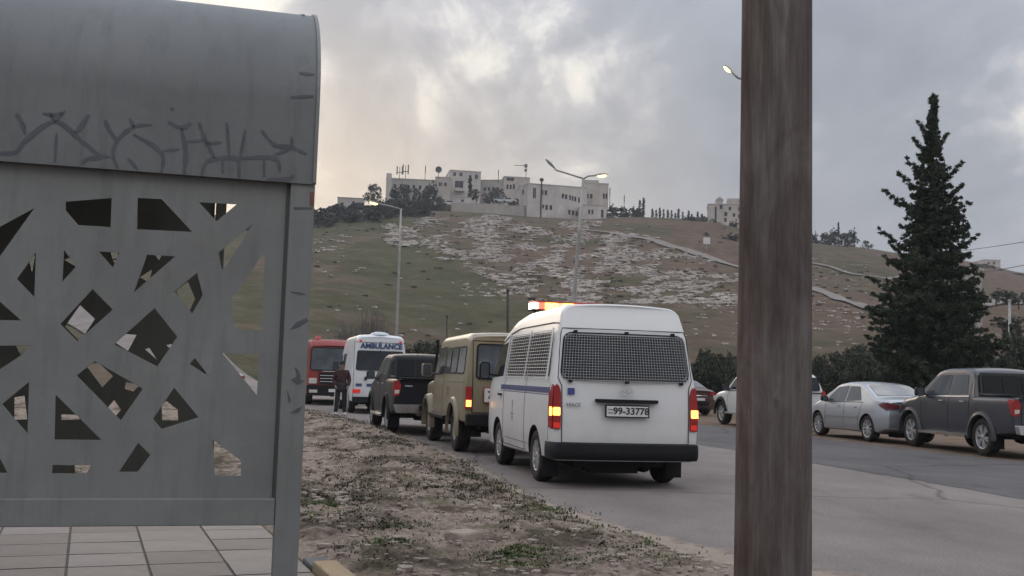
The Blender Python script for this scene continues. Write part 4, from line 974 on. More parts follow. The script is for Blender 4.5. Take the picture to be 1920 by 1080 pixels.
def put(proto, x, y, z, s, rz, label, group=None, cat='tree', sz=None):
    o = proto if proto.name not in used else copy_tree(proto); used.add(proto.name); used.add(o.name)
    o.location = (x, y, z); o.scale = (s, s, sz or s); o.rotation_euler = (0, 0, rz); tag(o, label, cat, group); return o
rs = random.Random(33)
HT = [round_tree('hilltop_tree', 7, 3.2, 40+i, L_oli if i else L_dark, .4, .26, 90, 20) for i in range(3)]
CT = [cyp_tree(60), cyp_tree(61)]
def hilltree(px, ptop, pbot, D, proto, label, group, wpx=None):
    a, c = at(px, pbot, D), at(px, ptop, D); h0 = 8. if proto in CT else 6.2; s = (c.z-a.z)/h0
    return put(proto, a.x, D, a.z-.2, (wpx*D/F/(6.6 if proto not in CT else 1.3)) if wpx else s, rs.random()*6, label, group, sz=s)
hilltree(700, 336, 382, 285, HT[1], 'airy pine standing alone left of the hilltop buildings', 'trees on the hilltop', 36)
for i, (px, pt, pb, w_) in enumerate([(742, 350, 392, 34), (765, 336, 396, 40), (790, 345, 402, 38), (812, 342, 398, 34), (753, 368, 410, 44), (785, 375, 408, 46), (815, 382, 410, 40), (826, 362, 396, 26), (724, 372, 400, 30)]):
    hilltree(px, pt, pb, 282-i, HT[i % 3], 'dark leafy tree clustered before the long hilltop building', 'trees on the hilltop', w_)
hilltree(880, 322, 384, 296, CT[0], 'tall dark cypress before the central hilltop building', 'cypress trees on the hill', 11)
for px, pt, pb, w_, lb in [(893, 352, 380, 30, 'dark bushy tree beside the tall cypress on the hilltop'), (918, 352, 382, 24, 'small tree before the low right wing on the hilltop'), (937, 350, 382, 22, 'small tree left of the stone tower block'), (964, 368, 386, 20, 'low bush between the parked cars and the big white building')]:
    hilltree(px, pt, pb, 290, HT[rs.randrange(3)], lb, 'trees on the hilltop', w_)
for i, px in enumerate((1150, 1163, 1176, 1188, 1198)): hilltree(px, 383+i*1.5, 411, 285-i, HT[i % 3], 'dense dark tree right of the hilltop buildings', 'trees right of the hilltop buildings', 30)
for i, (px, pt) in enumerate([(1206, 366), (1199, 374), (1223, 388), (1230, 392), (1237, 386), (1244, 391), (1252, 390), (1259, 393), (1272, 388), (1280, 396), (1291, 392), (1297, 400), (1308, 394), (1266, 398), (1316, 398)]):
    hilltree(px, pt, 409+max(0, (px-1250)*.08), 285, CT[i % 2], 'tall slim cypress, leftmost of the skyline row' if i == 0 else 'slim dark cypress in the row along the skyline', 'cypress trees on the hill', 7 if i > 1 else 9)
for px, pt, pb, w_, D in [(1288, 404, 420, 26, 270), (1308, 404, 424, 30, 265), (1322, 402, 428, 26, 262), (1345, 415, 436, 24, 250), (1380, 412, 440, 30, 250), (1308, 438, 462, 34, 225), (1328, 436, 464, 38, 222), (1350, 440, 466, 36, 220), (1372, 436, 462, 40, 222), (1400, 430, 462, 40, 225)]:
    hilltree(px, pt, pb, D, HT[rs.randrange(3)], 'dark rounded tree on the slope around the villa', 'trees around the villa', w_)
for i, px in enumerate((1528, 1541, 1553, 1565, 1578, 1590, 1602)): hilltree(px, 428+(i % 3)*3+(6 if i == 0 else 0), 462, 275+i, HT[i % 3], 'dense dark tree in the grove on the ridge right of the pole', 'grove on the ridge', 26)
hilltree(1572, 413, 440, 277, CT[0], 'cypress tip rising above the grove on the ridge', 'cypress trees on the hill', 6)
hilltree(1627, 447, 466, 290, HT[1], 'small lone tree right of the ridge grove', 'trees on the ridge', 18)
for px, pt, pb, w_, D in [(1845, 488, 520, 50, 330), (1880, 505, 528, 44, 330), (1915, 508, 530, 44, 330), (1820, 530, 570, 50, 150), (1868, 540, 570, 56, 150), (1910, 542, 575, 50, 150), (1895, 585, 640, 80, 92)]:
    hilltree(px, pt, pb, D, HT[rs.randrange(3)], 'dark tree on the slope at the right edge', 'trees on the right slope', w_)
# scrubby band on the left shoulder of the hill
rs = random.Random(5)
SB = [round_tree('hill_bush', 2.4, 1.9, 90+i, leafy('grey_scrub_%s' % 'ab'[i], (.035, .038, .032), (.055, .058, .05), (.085, .088, .078), .8), .1, .30, 30, 12) for i in range(2)]
for i in range(120):
    px = rs.uniform(440, 800); lo_ = lin([(470, 410), (640, 397), (700, 388), (760, 392), (850, 400)], px); hi_ = lin([(470, 432), (640, 424), (760, 414), (850, 408)], px)
    q = hit(px, rs.uniform(lo_, hi_), 150); put(rs.choice(SB), q.x, q.y, q.z-.2, rs.uniform(.55, 1.15), rs.random()*6, 'grey-green bush in the scrub on the left shoulder of the hill', 'bushes on the left shoulder of the hill', 'bush')
# row of dark trees and bushes at the foot of the hill
LT = [round_tree('olive_tree', 4.2, 2.5, 100+i, L_oli if i != 1 else L_dark, .25, .14, 190, 30) for i in range(3)]
def foot(px, ptop, D, w_, label, group, proto=None, base=None):
    x = gx(px, D); z = H(x, D); c = at(px, ptop, D); s = (c.z-z)/3.7
    return put(proto or rs.choice(LT), x, D, z-.1, w_*D/F/4.4, rs.random()*6, label, group, 'tree', s)
for px, pt, w_, D in [(735, 650, 50, 66), (770, 640, 60, 72), (805, 636, 60, 72), (838, 640, 60, 72), (757, 632, 60, 66), (790, 626, 70, 67), (822, 632, 60, 66), (853, 640, 50, 68), (900, 640, 60, 70), (945, 650, 50, 72), (990, 655, 60, 70)]:
    foot(px, pt, D, w_, 'dark green bush behind the dark pickup and the beige off-roader', 'bushes at the foot of the hill, left')
for px, pt, w_, D in [(1300, 652, 70, 66), (1335, 645, 70, 64), (1370, 650, 64, 65), (1410, 640, 80, 64), (1460, 645, 80, 63), (1500, 645, 80, 63), (1540, 648, 80, 62), (1575, 640, 80, 61), (1608, 636, 80, 60), (1640, 640, 90, 58), (1318, 655, 70, 58), (1352, 660, 70, 58), (1390, 660, 70, 57), (1440, 655, 80, 56), (1485, 655, 80, 56), (1525, 655, 80, 55), (1560, 655, 80, 55), (1595, 655, 80, 54), (1625, 655, 80, 53)]:
    foot(px, pt, D, w_, 'dark tree in the hedge behind the parked cars', 'dark trees behind the parked cars')
for px, pt, w_, D in [(1860, 612, 90, 56), (1905, 608, 90, 55), (1945, 600, 100, 55), (1680, 640, 90, 56), (1830, 620, 90, 60)]:
    foot(px, pt, D, w_, 'dark bushy tree behind the grey pickup at the right edge', 'dark trees at the right edge')
# leafless grey bush in the field
def twig_bush(px, ptop, D, label, wpx, n=260, seed=1):
    x = gx(px, D); z = H(x, D); h = at(px, ptop, D).z-z; root = empty('bare_bush', (x, D, z), 0, label, 'bush'); rs = random.Random(seed); b = MB(); W = wpx*D/F/2
    for i in range(n):
        a = rs.random()*6.28; r = W*rs.random()**.6; e = Vector((math.cos(a)*r, math.sin(a)*r, h*(1-.45*(r/W)**2)*rs.uniform(.65, 1))); s0 = Vector((math.cos(a)*r*.15, math.sin(a)*r*.15, 0)); m_ = s0.lerp(e, .5)+Vector((math.cos(a)*.1, math.sin(a)*.1, .2))
        b.tube([s0, m_, e], [.03, .018, .006], 3, False)
        for _ in range(3): q = m_.lerp(e, rs.random()); b.tube([q, q+Vector((rs.gauss(0, .3), rs.gauss(0, .3), rs.uniform(.15, .5)))], [.012, .004], 3, False)
    o = b.build('twigs', pmat('grey_twigs', (.13, .115, .105), .25, 2, .9), root)
twig_bush(690, 566, 66, 'leafless grey thicket above the ambulance', 130, 420)
twig_bush(640, 590, 68, 'leafless grey bush above the fire engine', 70, 160, 2)
# ------------------------------------------------------------------ vehicles
class Car:
    """local frame: rear bumper at y=0, nose at y=L, ground z=0"""
    def __init__(s, root, L, hw, top, bot, side, plan, rear, front, rr=.1, crown=.03, cR=.03, cF=.06, er=.7, ef=.9):
        s.root = root; s.L = L; s.hw = hw; s.top = top; s.bot = bot; s.side = side; s.plan = plan; s.rear = rear; s.front = front; s.rr = rr; s.crown = crown; s.cR = cR; s.cF = cF; s.er = er; s.ef = ef
    def sm_(s, tab, y, w_=.05): return sum(lin(tab, y+k*w_/2) for k in (-2, -1, 0, 1, 2))/5
    def zt(s, y): return s.sm_(s.top, y)
    def zb(s, y): return lin(s.bot, y)
    def hwy(s, y, z): return s.hw*s.sm_(s.plan, y, .06)*s.sm_(s.side, z, .04)
    def defo(s, x, y, z):
        wr = max(0, 1-y/s.er); wf = max(0, 1-(s.L-y)/s.ef)
        return Vector((x, y+wr*(lin(s.rear, z)+s.cR*x*x/s.hw**2)-wf*(lin(s.front, z)+s.cF*x*x/s.hw**2), z))
    def P_side(s, sg, e=0): return (lambda y, z: s.defo(sg*s.hwy(y, z), y, z)), Vector((sg, 0, 0))
    def P_rear(s): return (lambda x, z: s.defo(x, 0, z)), Vector((0, -1, 0))
    def P_front(s): return (lambda x, z: s.defo(x, s.L, z)), Vector((0, 1, 0))
    def P_top(s):
        def f(x, y):
            zt = s.zt(y); w_ = s.hwy(y, zt-s.rr*.5); return s.defo(x, y, zt+s.crown*(1-(x/max(.2, w_))**2))
        return f, Vector((0, .3, 1))
    def section(s, y):
        zt, zb = s.zt(y), s.zb(y); r = min(s.rr, (zt-zb)*.45); pts = [(0, zb), (s.hwy(y, zb+.03)-.05, zb)]; nseg = 12
        for i in range(nseg+1): z = zb+.03+(zt-r-zb-.03)*i/nseg; pts.append((s.hwy(y, z), z))
        w_ = s.hwy(y, zt-r); rx = r*1.15
        for i in range(1, 5): a = i/4*math.pi/2; pts.append((w_-rx*(1-math.cos(a)), zt-r+r*math.sin(a)))
        we = w_-rx
        for u in (.7, .35, 0): pts.append((we*u, zt+s.crown*(1-u*u)))
        return pts
    def body(s, mats, arches, cr, name='body', extra_cut=None, step=.07):
        ys = [0, .015, .04]+[i*step for i in range(1, int(s.L/step))]+[s.L-.04, s.L-.015, s.L]; ys = sorted(set(round(min(y, s.L), 4) for y in ys))
        V = []; k = len(s.section(1.0)); ring = 2*k-2
        for y in ys:
            sec = s.section(y); sh_ = .985 if y in (ys[0], ys[-1]) else 1
            full = [(-x, z) for x, z in sec[1:-1]][::-1]; loop = [sec[0]]+[(x, z) for x, z in sec[1:-1]]+[sec[-1]]+full
            V += [s.defo(x*sh_, y, z) for x, z in loop]
        n = len(loop); Fc = [(i*n+j, i*n+(j+1) % n, (i+1)*n+(j+1) % n, (i+1)*n+j) for i in range(len(ys)-1) for j in range(n)]
        for o in (0, (len(ys)-1)*n):      # end caps as rows of quads
            for j in range(0, k-1):
                a, b, c, d = o+j, o+j+1, o+(n-j-1) % n, o+(n-j) % n
                if j == 0: Fc.append((o, o+1, o+n-1))
                elif j == k-2: Fc.append((o+j, o+j+1, o+(n-j)))
                else: Fc.append((a, b, o+n-j-1, o+n-j))
        me = bpy.data.meshes.new(name); me.from_pydata([tuple(v) for v in V], [], Fc); [me.materials.append(m) for m in mats]
        bm = bmesh.new(); bm.from_mesh(me); bmesh.ops.remove_doubles(bm, verts=bm.verts, dist=.0005); bmesh.ops.recalc_face_normals(bm, faces=bm.faces); bm.to_mesh(me); bm.free()
        o = bpy.data.objects.new(name, me); COL.objects.link(o)
        cut = MB()
        for y in arches:
            for sg in (-1, 1):
                M = Matrix.Translation((0, y, s.wr+.01)); x0, x1 = sg*(s.hw-.30), sg*(s.hw+.2)
                cut.add([M @ Vector((x, cr*math.cos(6.2832*i/28), cr*math.sin(6.2832*i/28))) for x in (x0, x1) for i in range(28)], [tuple(range(28)), tuple(range(28, 56))[::-1]]+[(i, (i+1) % 28, 28+(i+1) % 28, 28+i) for i in range(28)])
        if extra_cut:
            for a, b in extra_cut: cut.box(a, b)
        c = bpy.data.objects.new('cut', cut.mesh('cut', M_under)); COL.objects.link(c)
        md = o.modifiers.new('b', 'BOOLEAN'); md.object = c; md.operation = 'DIFFERENCE'; md.solver = 'EXACT'; md.use_self = True
        try: md.material_mode = 'TRANSFER'
        except Exception: pass
        bpy.context.view_layer.update()
        m2 = bpy.data.meshes.new_from_object(o.evaluated_get(bpy.context.evaluated_depsgraph_get())); o.modifiers.clear(); o.data = m2; bpy.data.objects.remove(c)
        bm = bmesh.new(); bm.from_mesh(m2)
        for f in bm.faces: f.smooth = True
        for e in bm.edges: e.smooth = not (len(e.link_faces) == 2 and e.calc_face_angle(0) > R(28))
        bm.to_mesh(m2); bm.free(); m2.name = name; o.parent = s.root; s.bodyo = o; return o
    def patch(s, name, poly, surf, mat, eps=.004, thick=.012, parent=None, rnd=0, rings=4, build=True, mb=None):
        f, hint = surf
        if rnd: poly = roundp(poly, rnd)
        poly = densify(poly, .12); cx = sum(p[0] for p in poly)/len(poly); cy = sum(p[1] for p in poly)/len(poly); n = len(poly)
        def nrm(u, v):
            h = .01; a = f(u+h, v)-f(u-h, v); b = f(u, v+h)-f(u, v-h); q = a.cross(b)
            if q.length < 1e-9: return hint.normalized()
            q.normalize(); return q if q.dot(hint) > 0 else -q
        vs = [f(cx, cy)+nrm(cx, cy)*eps]; fs = []
        for r in range(1, rings+1):
            t_ = r/rings
            for u, v in poly: uu, vv_ = cx+(u-cx)*t_, cy+(v-cy)*t_; vs.append(f(uu, vv_)+nrm(uu, vv_)*eps)
        for u, v in poly: vs.append(f(u, v)+nrm(u, v)*(eps-thick))
        for i in range(n): fs.append((0, 1+i, 1+(i+1) % n))
        for r in range(rings):
            for i in range(n): a, b = 1+r*n+i, 1+r*n+(i+1) % n; fs.append((a, a+n, b+n, b))
        B = mb or MB(); B.add(vs, fs)
        return B.build(name, mat, parent or s.root, auto=35) if build else B
    def strip(s, name, pts, surf, wid, mat, eps=.003, parent=None, closed=False, thick=.006):
        f, hint = surf; B = MB(); n = len(pts); vs = []; seg = []
        P = [densify([a, b], .1, False) for a, b in zip(pts, pts[1:]+(pts[:1] if closed else []))]; P = P if closed else P[:n-1]
        for L in P:
            a, b = Vector(L[0]), Vector(L[-1]); d = (b-a)
            if d.length < 1e-6: continue
            d.normalize(); nn = Vector((-d.y, d.x))*wid/2; o = len(B.v); q = []
            for (u, v) in L:
                for sg in (-1, 1):
                    c = f(u+nn.x*sg, v+nn.y*sg); h = .01; A = f(u+h, v)-f(u-h, v); C_ = f(u, v+h)-f(u, v-h); N_ = A.cross(C_).normalized()
                    if N_.dot(hint) < 0: N_ = -N_
                    q.append(c+N_*eps); q.append(c+N_*(eps-thick))
            m = len(L); B.add(q, [(4*i, 4*i+2, 4*i+6, 4*i+4) for i in range(m-1)]+[(4*i+1, 4*i, 4*i+4, 4*i+5) for i in range(m-1)]+[(4*i+2, 4*i+3, 4*i+7, 4*i+6) for i in range(m-1)]+[(0, 1, 3, 2), (4*m-4, 4*m-2, 4*m-1, 4*m-3)])
        return B.build(name, mat, parent or s.root)
    def wheels(s, ys, r, w_, rim, style, rimr=None):
        s.wr = r; rimr = rimr or r*.62
        for y in ys:
            for sg in (-1, 1):
                xo = sg*(s.hw-.025)
                M = Matrix.Translation((xo, y, r)) @ Matrix.Rotation(0 if sg > 0 else math.pi, 4, 'Z')
                b = MB()
                if style == 'steel': b.lathe([(0, -.03), (rimr*.25, -.03), (rimr*.3, -.045), (rimr*.62, -.035), (rimr*.8, -.07), (rimr*.92, -.03), (rimr, -.012), (rimr, -w_+.02)], 24, 'X', M)
                else:
                    b.lathe([(rimr*.86, -.075), (rimr*.93, -.02), (rimr, -.010), (rimr, -w_+.02)], 28, 'X', M); b.lathe([(0, -.012), (rimr*.16, -.014), (rimr*.24, -.03), (rimr*.24, -.07)], 16, 'X', M)
                    ns = {'five': 5, 'six': 6, 'ten': 10}[style]
                    for k in range(ns):
                        a = 6.2832*k/ns+.3; R_ = M @ Matrix.Rotation(a, 4, 'X')
                        for dd in ((-.035, .035) if style == 'six' else (0,)):
                            wd = {'five': .045, 'six': .022, 'ten': .022}[style]
                            vs = [R_ @ Vector(v) for v in [(-.022, -wd*.8+dd*.3, rimr*.18), (-.022, wd*.8+dd*.3, rimr*.18), (-.012, wd+dd, rimr*.92), (-.012, -wd+dd, rimr*.92), (-.07, -wd*.8+dd*.3, rimr*.18), (-.07, wd*.8+dd*.3, rimr*.18), (-.07, wd+dd, rimr*.92), (-.07, -wd+dd, rimr*.92)]]
                            b.add(vs, [(0, 1, 2, 3), (7, 6, 5, 4), (0, 4, 5, 1), (1, 5, 6, 2), (2, 6, 7, 3), (3, 7, 4, 0)])
                wh = b.build('wheel', rim, s.root, auto=40)
                b = MB(); b.lathe([(0, -.085), (rimr*.98, -.085)], 20, 'X', M); b.build('brake_backing', M_under, wh)
                b = MB(); b.lathe([(rimr*.99, -w_+.01), (r*.93, -w_), (r*.985, -w_+.03), (r, -w_*.7), (r, -w_*.3), (r*.985, -.03), (r*.93, -.004), (r*.80, 0), (rimr*1.04, -.008), (rimr*.99, -.02)], 32, 'X', M)
                b.build('tyre', M_rubber, wh, smooth=True)
    def under(s, z0, z1, y0, y1, axles, r):
        b = MB(); b.box((-s.hw*.62, y0, z0), (s.hw*.62, y1, z1)); 
        for y in axles: b.tube([(-s.hw+.2, y, r), (s.hw-.2, y, r)], .045, 8); b.lathe([(0, -.13), (.1, -.12), (.14, 0), (.1, .12), (0, .13)], 10, 'X', Matrix.Translation((0, y, r)))
        b.tube([(.3, y0+.6, z0-.03), (.35, y0+.1, z0-.03), (.35, y0-.02, z0-.01)], .035, 8); b.box((-.35, y0+.02, z0-.07), (.25, y0+.45, z0+.01)); b.build('chassis', M_under, s.root)
    def plate(s, x, z, w_, h, text, size=None, border=M_black, py=None, bg=M_white_p, ink=M_ink, front=False, lift=.02):
        f, _ = s.P_front() if front else s.P_rear(); c = f(x, z); sg = 1 if front else -1; y = c.y+sg*lift
        b = MB(); b.box((x-w_/2-.015, min(y, y-sg*.02), z-h/2-.015), (x+w_/2+.015, max(y, y-sg*.02), z+h/2+.015)); r = b.build('number_plate', border, s.root)
        y += sg*.003; b = MB(); b.box((x-w_/2, min(y, y-sg*.003), z-h/2), (x+w_/2, max(y, y-sg*.003), z+h/2)); b.build('plate_face', bg, r)
        if text: text_obj('plate_characters', text, size or h*.95, ink, r, Matrix.Translation((x, y+sg*.003, z)) @ Matrix.Rotation(R(90), 4, 'X') @ (Matrix.Rotation(math.pi, 4, 'Y') if front else Matrix.Identity(4)), bold=h*.022)
        return r
    def mirror(s, sg, y, z, mat, w_=.20, h=.26, out=.12):
        x = sg*(s.hwy(y, z)); b = MB(); b.tube([(x-sg*.02, y, z-.05), (x+sg*out, y-.02, z-.05)], .018, 6)
        x0, x1 = sorted((x+sg*out*.6, x+sg*(out*.6+w_))); 
        pr = roundp([(x0, z-h*.45), (x1, z-h*.45), (x1, z+h*.55), (x0, z+h*.55)], .05); b.prism(pr, y-.06, y+.05, lambda a, c, d: (a, d, c)); o = b.build('wing_mirror', mat, s.root, auto=40, bevel=.012)
        b = MB(); pr = roundp([(x0+.02, z-h*.40), (x1-.02, z-h*.40), (x1-.02, z+h*.49), (x0+.02, z+h*.49)], .04); b.prism(pr, y-.066, y-.063, lambda a, c, d: (a, d, c)); b.build('mirror_glass', M_glass2, o)
def roundp(poly, r, n=4):
    out = []; k = len(poly)
    for i in range(k):
        a, b, c = Vector(poly[i-1]), Vector(poly[i]), Vector(poly[(i+1) % k]); u = (a-b); v = (c-b); rr = min(r, u.length*.45, v.length*.45); u.normalize(); v.normalize(); p, q = b+u*rr, b+v*rr
        for j in range(n+1): t_ = j/n; out.append(tuple(p.lerp(b, t_).lerp(b.lerp(q, t_), t_)))
    return out
def densify(P, st, closed=True):
    out = []; m = len(P)
    for i in range(m if closed else m-1):
        a, b = Vector(P[i]), Vector(P[(i+1) % m]); n = max(1, int((b-a).length/st))
        for j in range(n): out.append(tuple(a.lerp(b, j/n)))
    if not closed: out.append(tuple(P[-1]))
    return out
def vehicle(name, px, D, ang, hw, label, cat, group=None):
    """rear-left corner at photo column px and distance D, heading ang degrees left of straight ahead"""
    a = R(ang); x = gx(px, D); r = (math.cos(a), math.sin(a)); return empty(name, (x+r[0]*hw, D+r[1]*hw, 0), a, label, cat, group)
G1, G2 = 'vehicles queued along the left roadside', 'cars parked on the right roadside'
# ============ white high-roof van
r = vehicle('van', 1036, 13.1, 11.5, .925, 'white high-roof police van with barred windows and lit roof light bar', 'van', G1)
M_vang = glass_mat('van_rear_glass', (.014, .016, .022), .12, .3); r.scale = (1.03, 1, 1); Pw = paint('white_van_paint', (.70, .70, .70), .55, .34)
v = Car(r, 4.84, .925, [(0, 2.255), (.12, 2.28), (.4, 2.29), (2.5, 2.28), (3.1, 2.21), (3.55, 2.06), (3.8, 1.95), (4.0, 1.80), (4.55, 1.14), (4.7, 1.05), (4.84, .93)], [(0, .34), (4.84, .26)],
    [(.25, .955), (.40, .985), (.60, 1.0), (1.0, 1.0), (1.20, .99), (1.32, .965), (1.9, .88), (2.02, .855), (2.12, .83), (2.30, .77)], [(0, .975), (.08, 1), (4.2, 1), (4.6, .96), (4.84, .86)],
    [(.3, -.0), (.9, .0), (1.25, .03), (1.9, .16), (2.3, .30)], [(.3, 0), (1, .05)], rr=.13, crown=.025, cR=.05, cF=.14)
v.wheels([.98, 3.52], .335, .20, M_alloy, 'ten', .20); v.body([Pw, M_under], [.98, 3.52], .385)
v.under(.24, .42, .3, 4.2, [.98, 3.52], .32)
RS = v.P_rear(); LS = v.P_side(-1); RSS = v.P_side(1)
g_ = [(-.79, 1.36), (.79, 1.36), (.74, 1.89), (-.74, 1.89)]
v.patch('rear_window', g_, RS, M_vang, .006, rnd=.09); v.strip('window_seal', roundp([(-.81, 1.34), (.81, 1.34), (.755, 1.91), (-.755, 1.91)], .10), RS, .022, M_black, .010, closed=True)
def guard(car, surf, u0, u1, z0, z1, nx, nz, mat, off=.032, bow=lambda u, t: u, wx=.0024, name='window_guard', wz=None):
    f, hint = surf; B = MB(); N_ = hint
    def q(u, z, e): t_ = (z-z0)/(z1-z0); return f(bow(u, t_), z)+N_*e
    for i in range(nx+1):
        u = u0+(u1-u0)*i/nx
        P = [q(u, z0+(z1-z0)*j/8, off) for j in range(9)]; B.tube(P, wx, 4)
    for j in range(nz+1):
        z = z0+(z1-z0)*j/nz; P = [q(u0+(u1-u0)*i/12, z, off+.003) for i in range(13)]; B.tube(P, wz or wx, 4)
    o = B.build(name, mat, car.root); 
    return o
M_mesh = pmat('guard_wire', (.40, .40, .40), .15, 10, .5, .2)
guard(v, RS, -.80, .80, 1.33, 1.90, 44, 17, M_mesh, .030, lambda u, t: u*(1-.065*t))
b = MB(); f = RS[0]
for x in (-.62, .02, .62): c = f(x, 1.925); b.box((c.x-.02, c.y-.04, c.z-.012), (c.x+.02, c.y+.01, c.z+.02)); 
for x in (-.70, 0, .70): c = f(x, 1.315); b.box((c.x-.02, c.y-.04, c.z-.02), (c.x+.02, c.y+.01, c.z+.012))
b.build('guard_bracket', M_black, r)
# tailgate outline
v.strip('tailgate_gap', [(-.775, 1.97), (-.80, 1.90), (-.845, 1.35), (-.80, 1.25), (-.795, .56), (.795, .56), (.80, 1.25), (.845, 1.35), (.80, 1.90), (.775, 1.97)], RS, .009, M_black, .0025, closed=True, thick=.004)
for sg in (-1, 1):      # tail lamps wrap the corners
    pl = [(sg*.905, .72), (sg*.812, .72), (sg*.812, 1.16), (sg*.835, 1.25), (sg*.875, 1.27), (sg*.900, 1.20)]
    o = v.patch('tail_light', pl if sg > 0 else pl[::-1], RS, M_red, .016, .03, rnd=.02)
    w0 = [(.0, .72), (.13, .74), (.15, .95), (.12, 1.14), (.05, 1.27), (.0, 1.25)]; v.patch('side_lens', w0, v.P_side(sg), M_red, .012, .02, parent=o, rnd=.02)
    pl = [(sg*.905, .885), (sg*.82, .885), (sg*.82, .985), (sg*.905, .985)]; v.patch('indicator', pl, RS, M_amber, .021, .01, parent=o, rnd=.015)
    v.patch('indicator', [(0, .88), (.08, .88), (.08, .99), (0, .99)], v.P_side(sg), M_amber, .017, .01, parent=o, rnd=.015)
    v.patch('reverse_lens', [(sg*.90, .735), (sg*.818, .735), (sg*.818, .80), (sg*.90, .80)], RS, M_redg, .020, .01, parent=o, rnd=.01)
# bumper
b = MB(); sec = [(.565, .005), (.55, -.045), (.45, -.060), (.39, -.050), (.355, -.01)]
path = [(-.918, .34), (-.918, .10), (-.90, .02), (-.85, -.02), (-.45, -.045), (0, -.05), (.45, -.045), (.85, -.02), (.90, .02), (.918, .10), (.918, .34)]; vs = []
for i, (x, y) in enumerate(path):
    for z, o_ in sec:
        k = 1 if 2 <= i <= len(path)-3 else 0; vs.append((x*(1+(0 if k else o_*-.25)), y+o_*(1 if k else 0), z))
m = len(sec); b.add(vs, [(i*m+j, i*m+j+1, (i+1)*m+j+1, (i+1)*m+j) for i in range(len(path)-1) for j in range(m-1)]+[tuple(range(m)), tuple((len(path)-1)*m+j for j in range(m))]+[(i*m, (i+1)*m, (i+1)*m+m-1, i*m+m-1) for i in range(len(path)-1)])
b.build('rear_bumper', M_black, r, auto=40)
b = MB(); f = RS[0]; c = f(0, 1.08); b.prism(roundp([(-.385, 1.055), (.385, 1.055), (.395, 1.10), (-.395, 1.10)], .02), c.y-.035, c.y+.03, lambda x, z, y: (x, y+.05*x*x/.85, z)); b.build('tailgate_handle', M_black, r, bevel=.006)
pl_ = v.plate(0, .955, .52, .125, '', .135); text_obj('plate_characters', '99-33778', .118, M_ink, pl_, Matrix.Translation((.045, RS[0](0, .955).y-.026, .955)) @ Matrix.Rotation(R(90), 4, 'X'), bold=.003)
b = MB(); y = RS[0](0, .955).y-.024
for z in (.935, .975): b.box((-.245, y-.003, z-.006), (-.175, y, z+.006))
b.build('plate_emblem', pmat('plate_grey_print', (.2, .2, .22), .1, 9), pl_)
b = MB(); c = f(0, 1.205)      # oval emblem
def ell(rx, rz, w_, oz=0):
    n = 28; vs = []
    for i in range(n): a = 6.2832*i/n; 
    for i in range(n):
        a = 6.2832*i/n
        for s_, y in ((1, 0), (1, -.008), (1-w_/rx, -.008), (1-w_/rx, 0)): vs.append((math.cos(a)*rx*s_, c.y-.004+y, c.z+oz+math.sin(a)*rz*(1 if s_ == 1 else 1-w_/rz*.85)))
    b.add(vs, [(4*i+j, 4*i+(j+1) % 4, 4*((i+1) % n)+(j+1) % 4, 4*((i+1) % n)+j) for i in range(n) for j in range(4)])
ell(.078, .052, .012); ell(.026, .046, .008, -.003); ell(.052, .018, .008, .022); b.build('emblem', M_chrome, r, auto=40)
T = lambda x, z, e: Matrix.Translation((x, f(x, z).y-e, z)) @ Matrix.Rotation(R(90), 4, 'X')
v.patch('blue_sticker', [(-.73, 1.145), (-.645, 1.145), (-.645, 1.225), (-.73, 1.225)], RS, pmat('blue_sticker', (.03, .05, .22), .1, 5, .5), .003, .003)
text_obj('badge_lettering', 'HIACE', .062, pmat('grey_badge', (.18, .18, .19), .1, 9, .4), r, T(-.66, 1.02, .006), .002, .001)
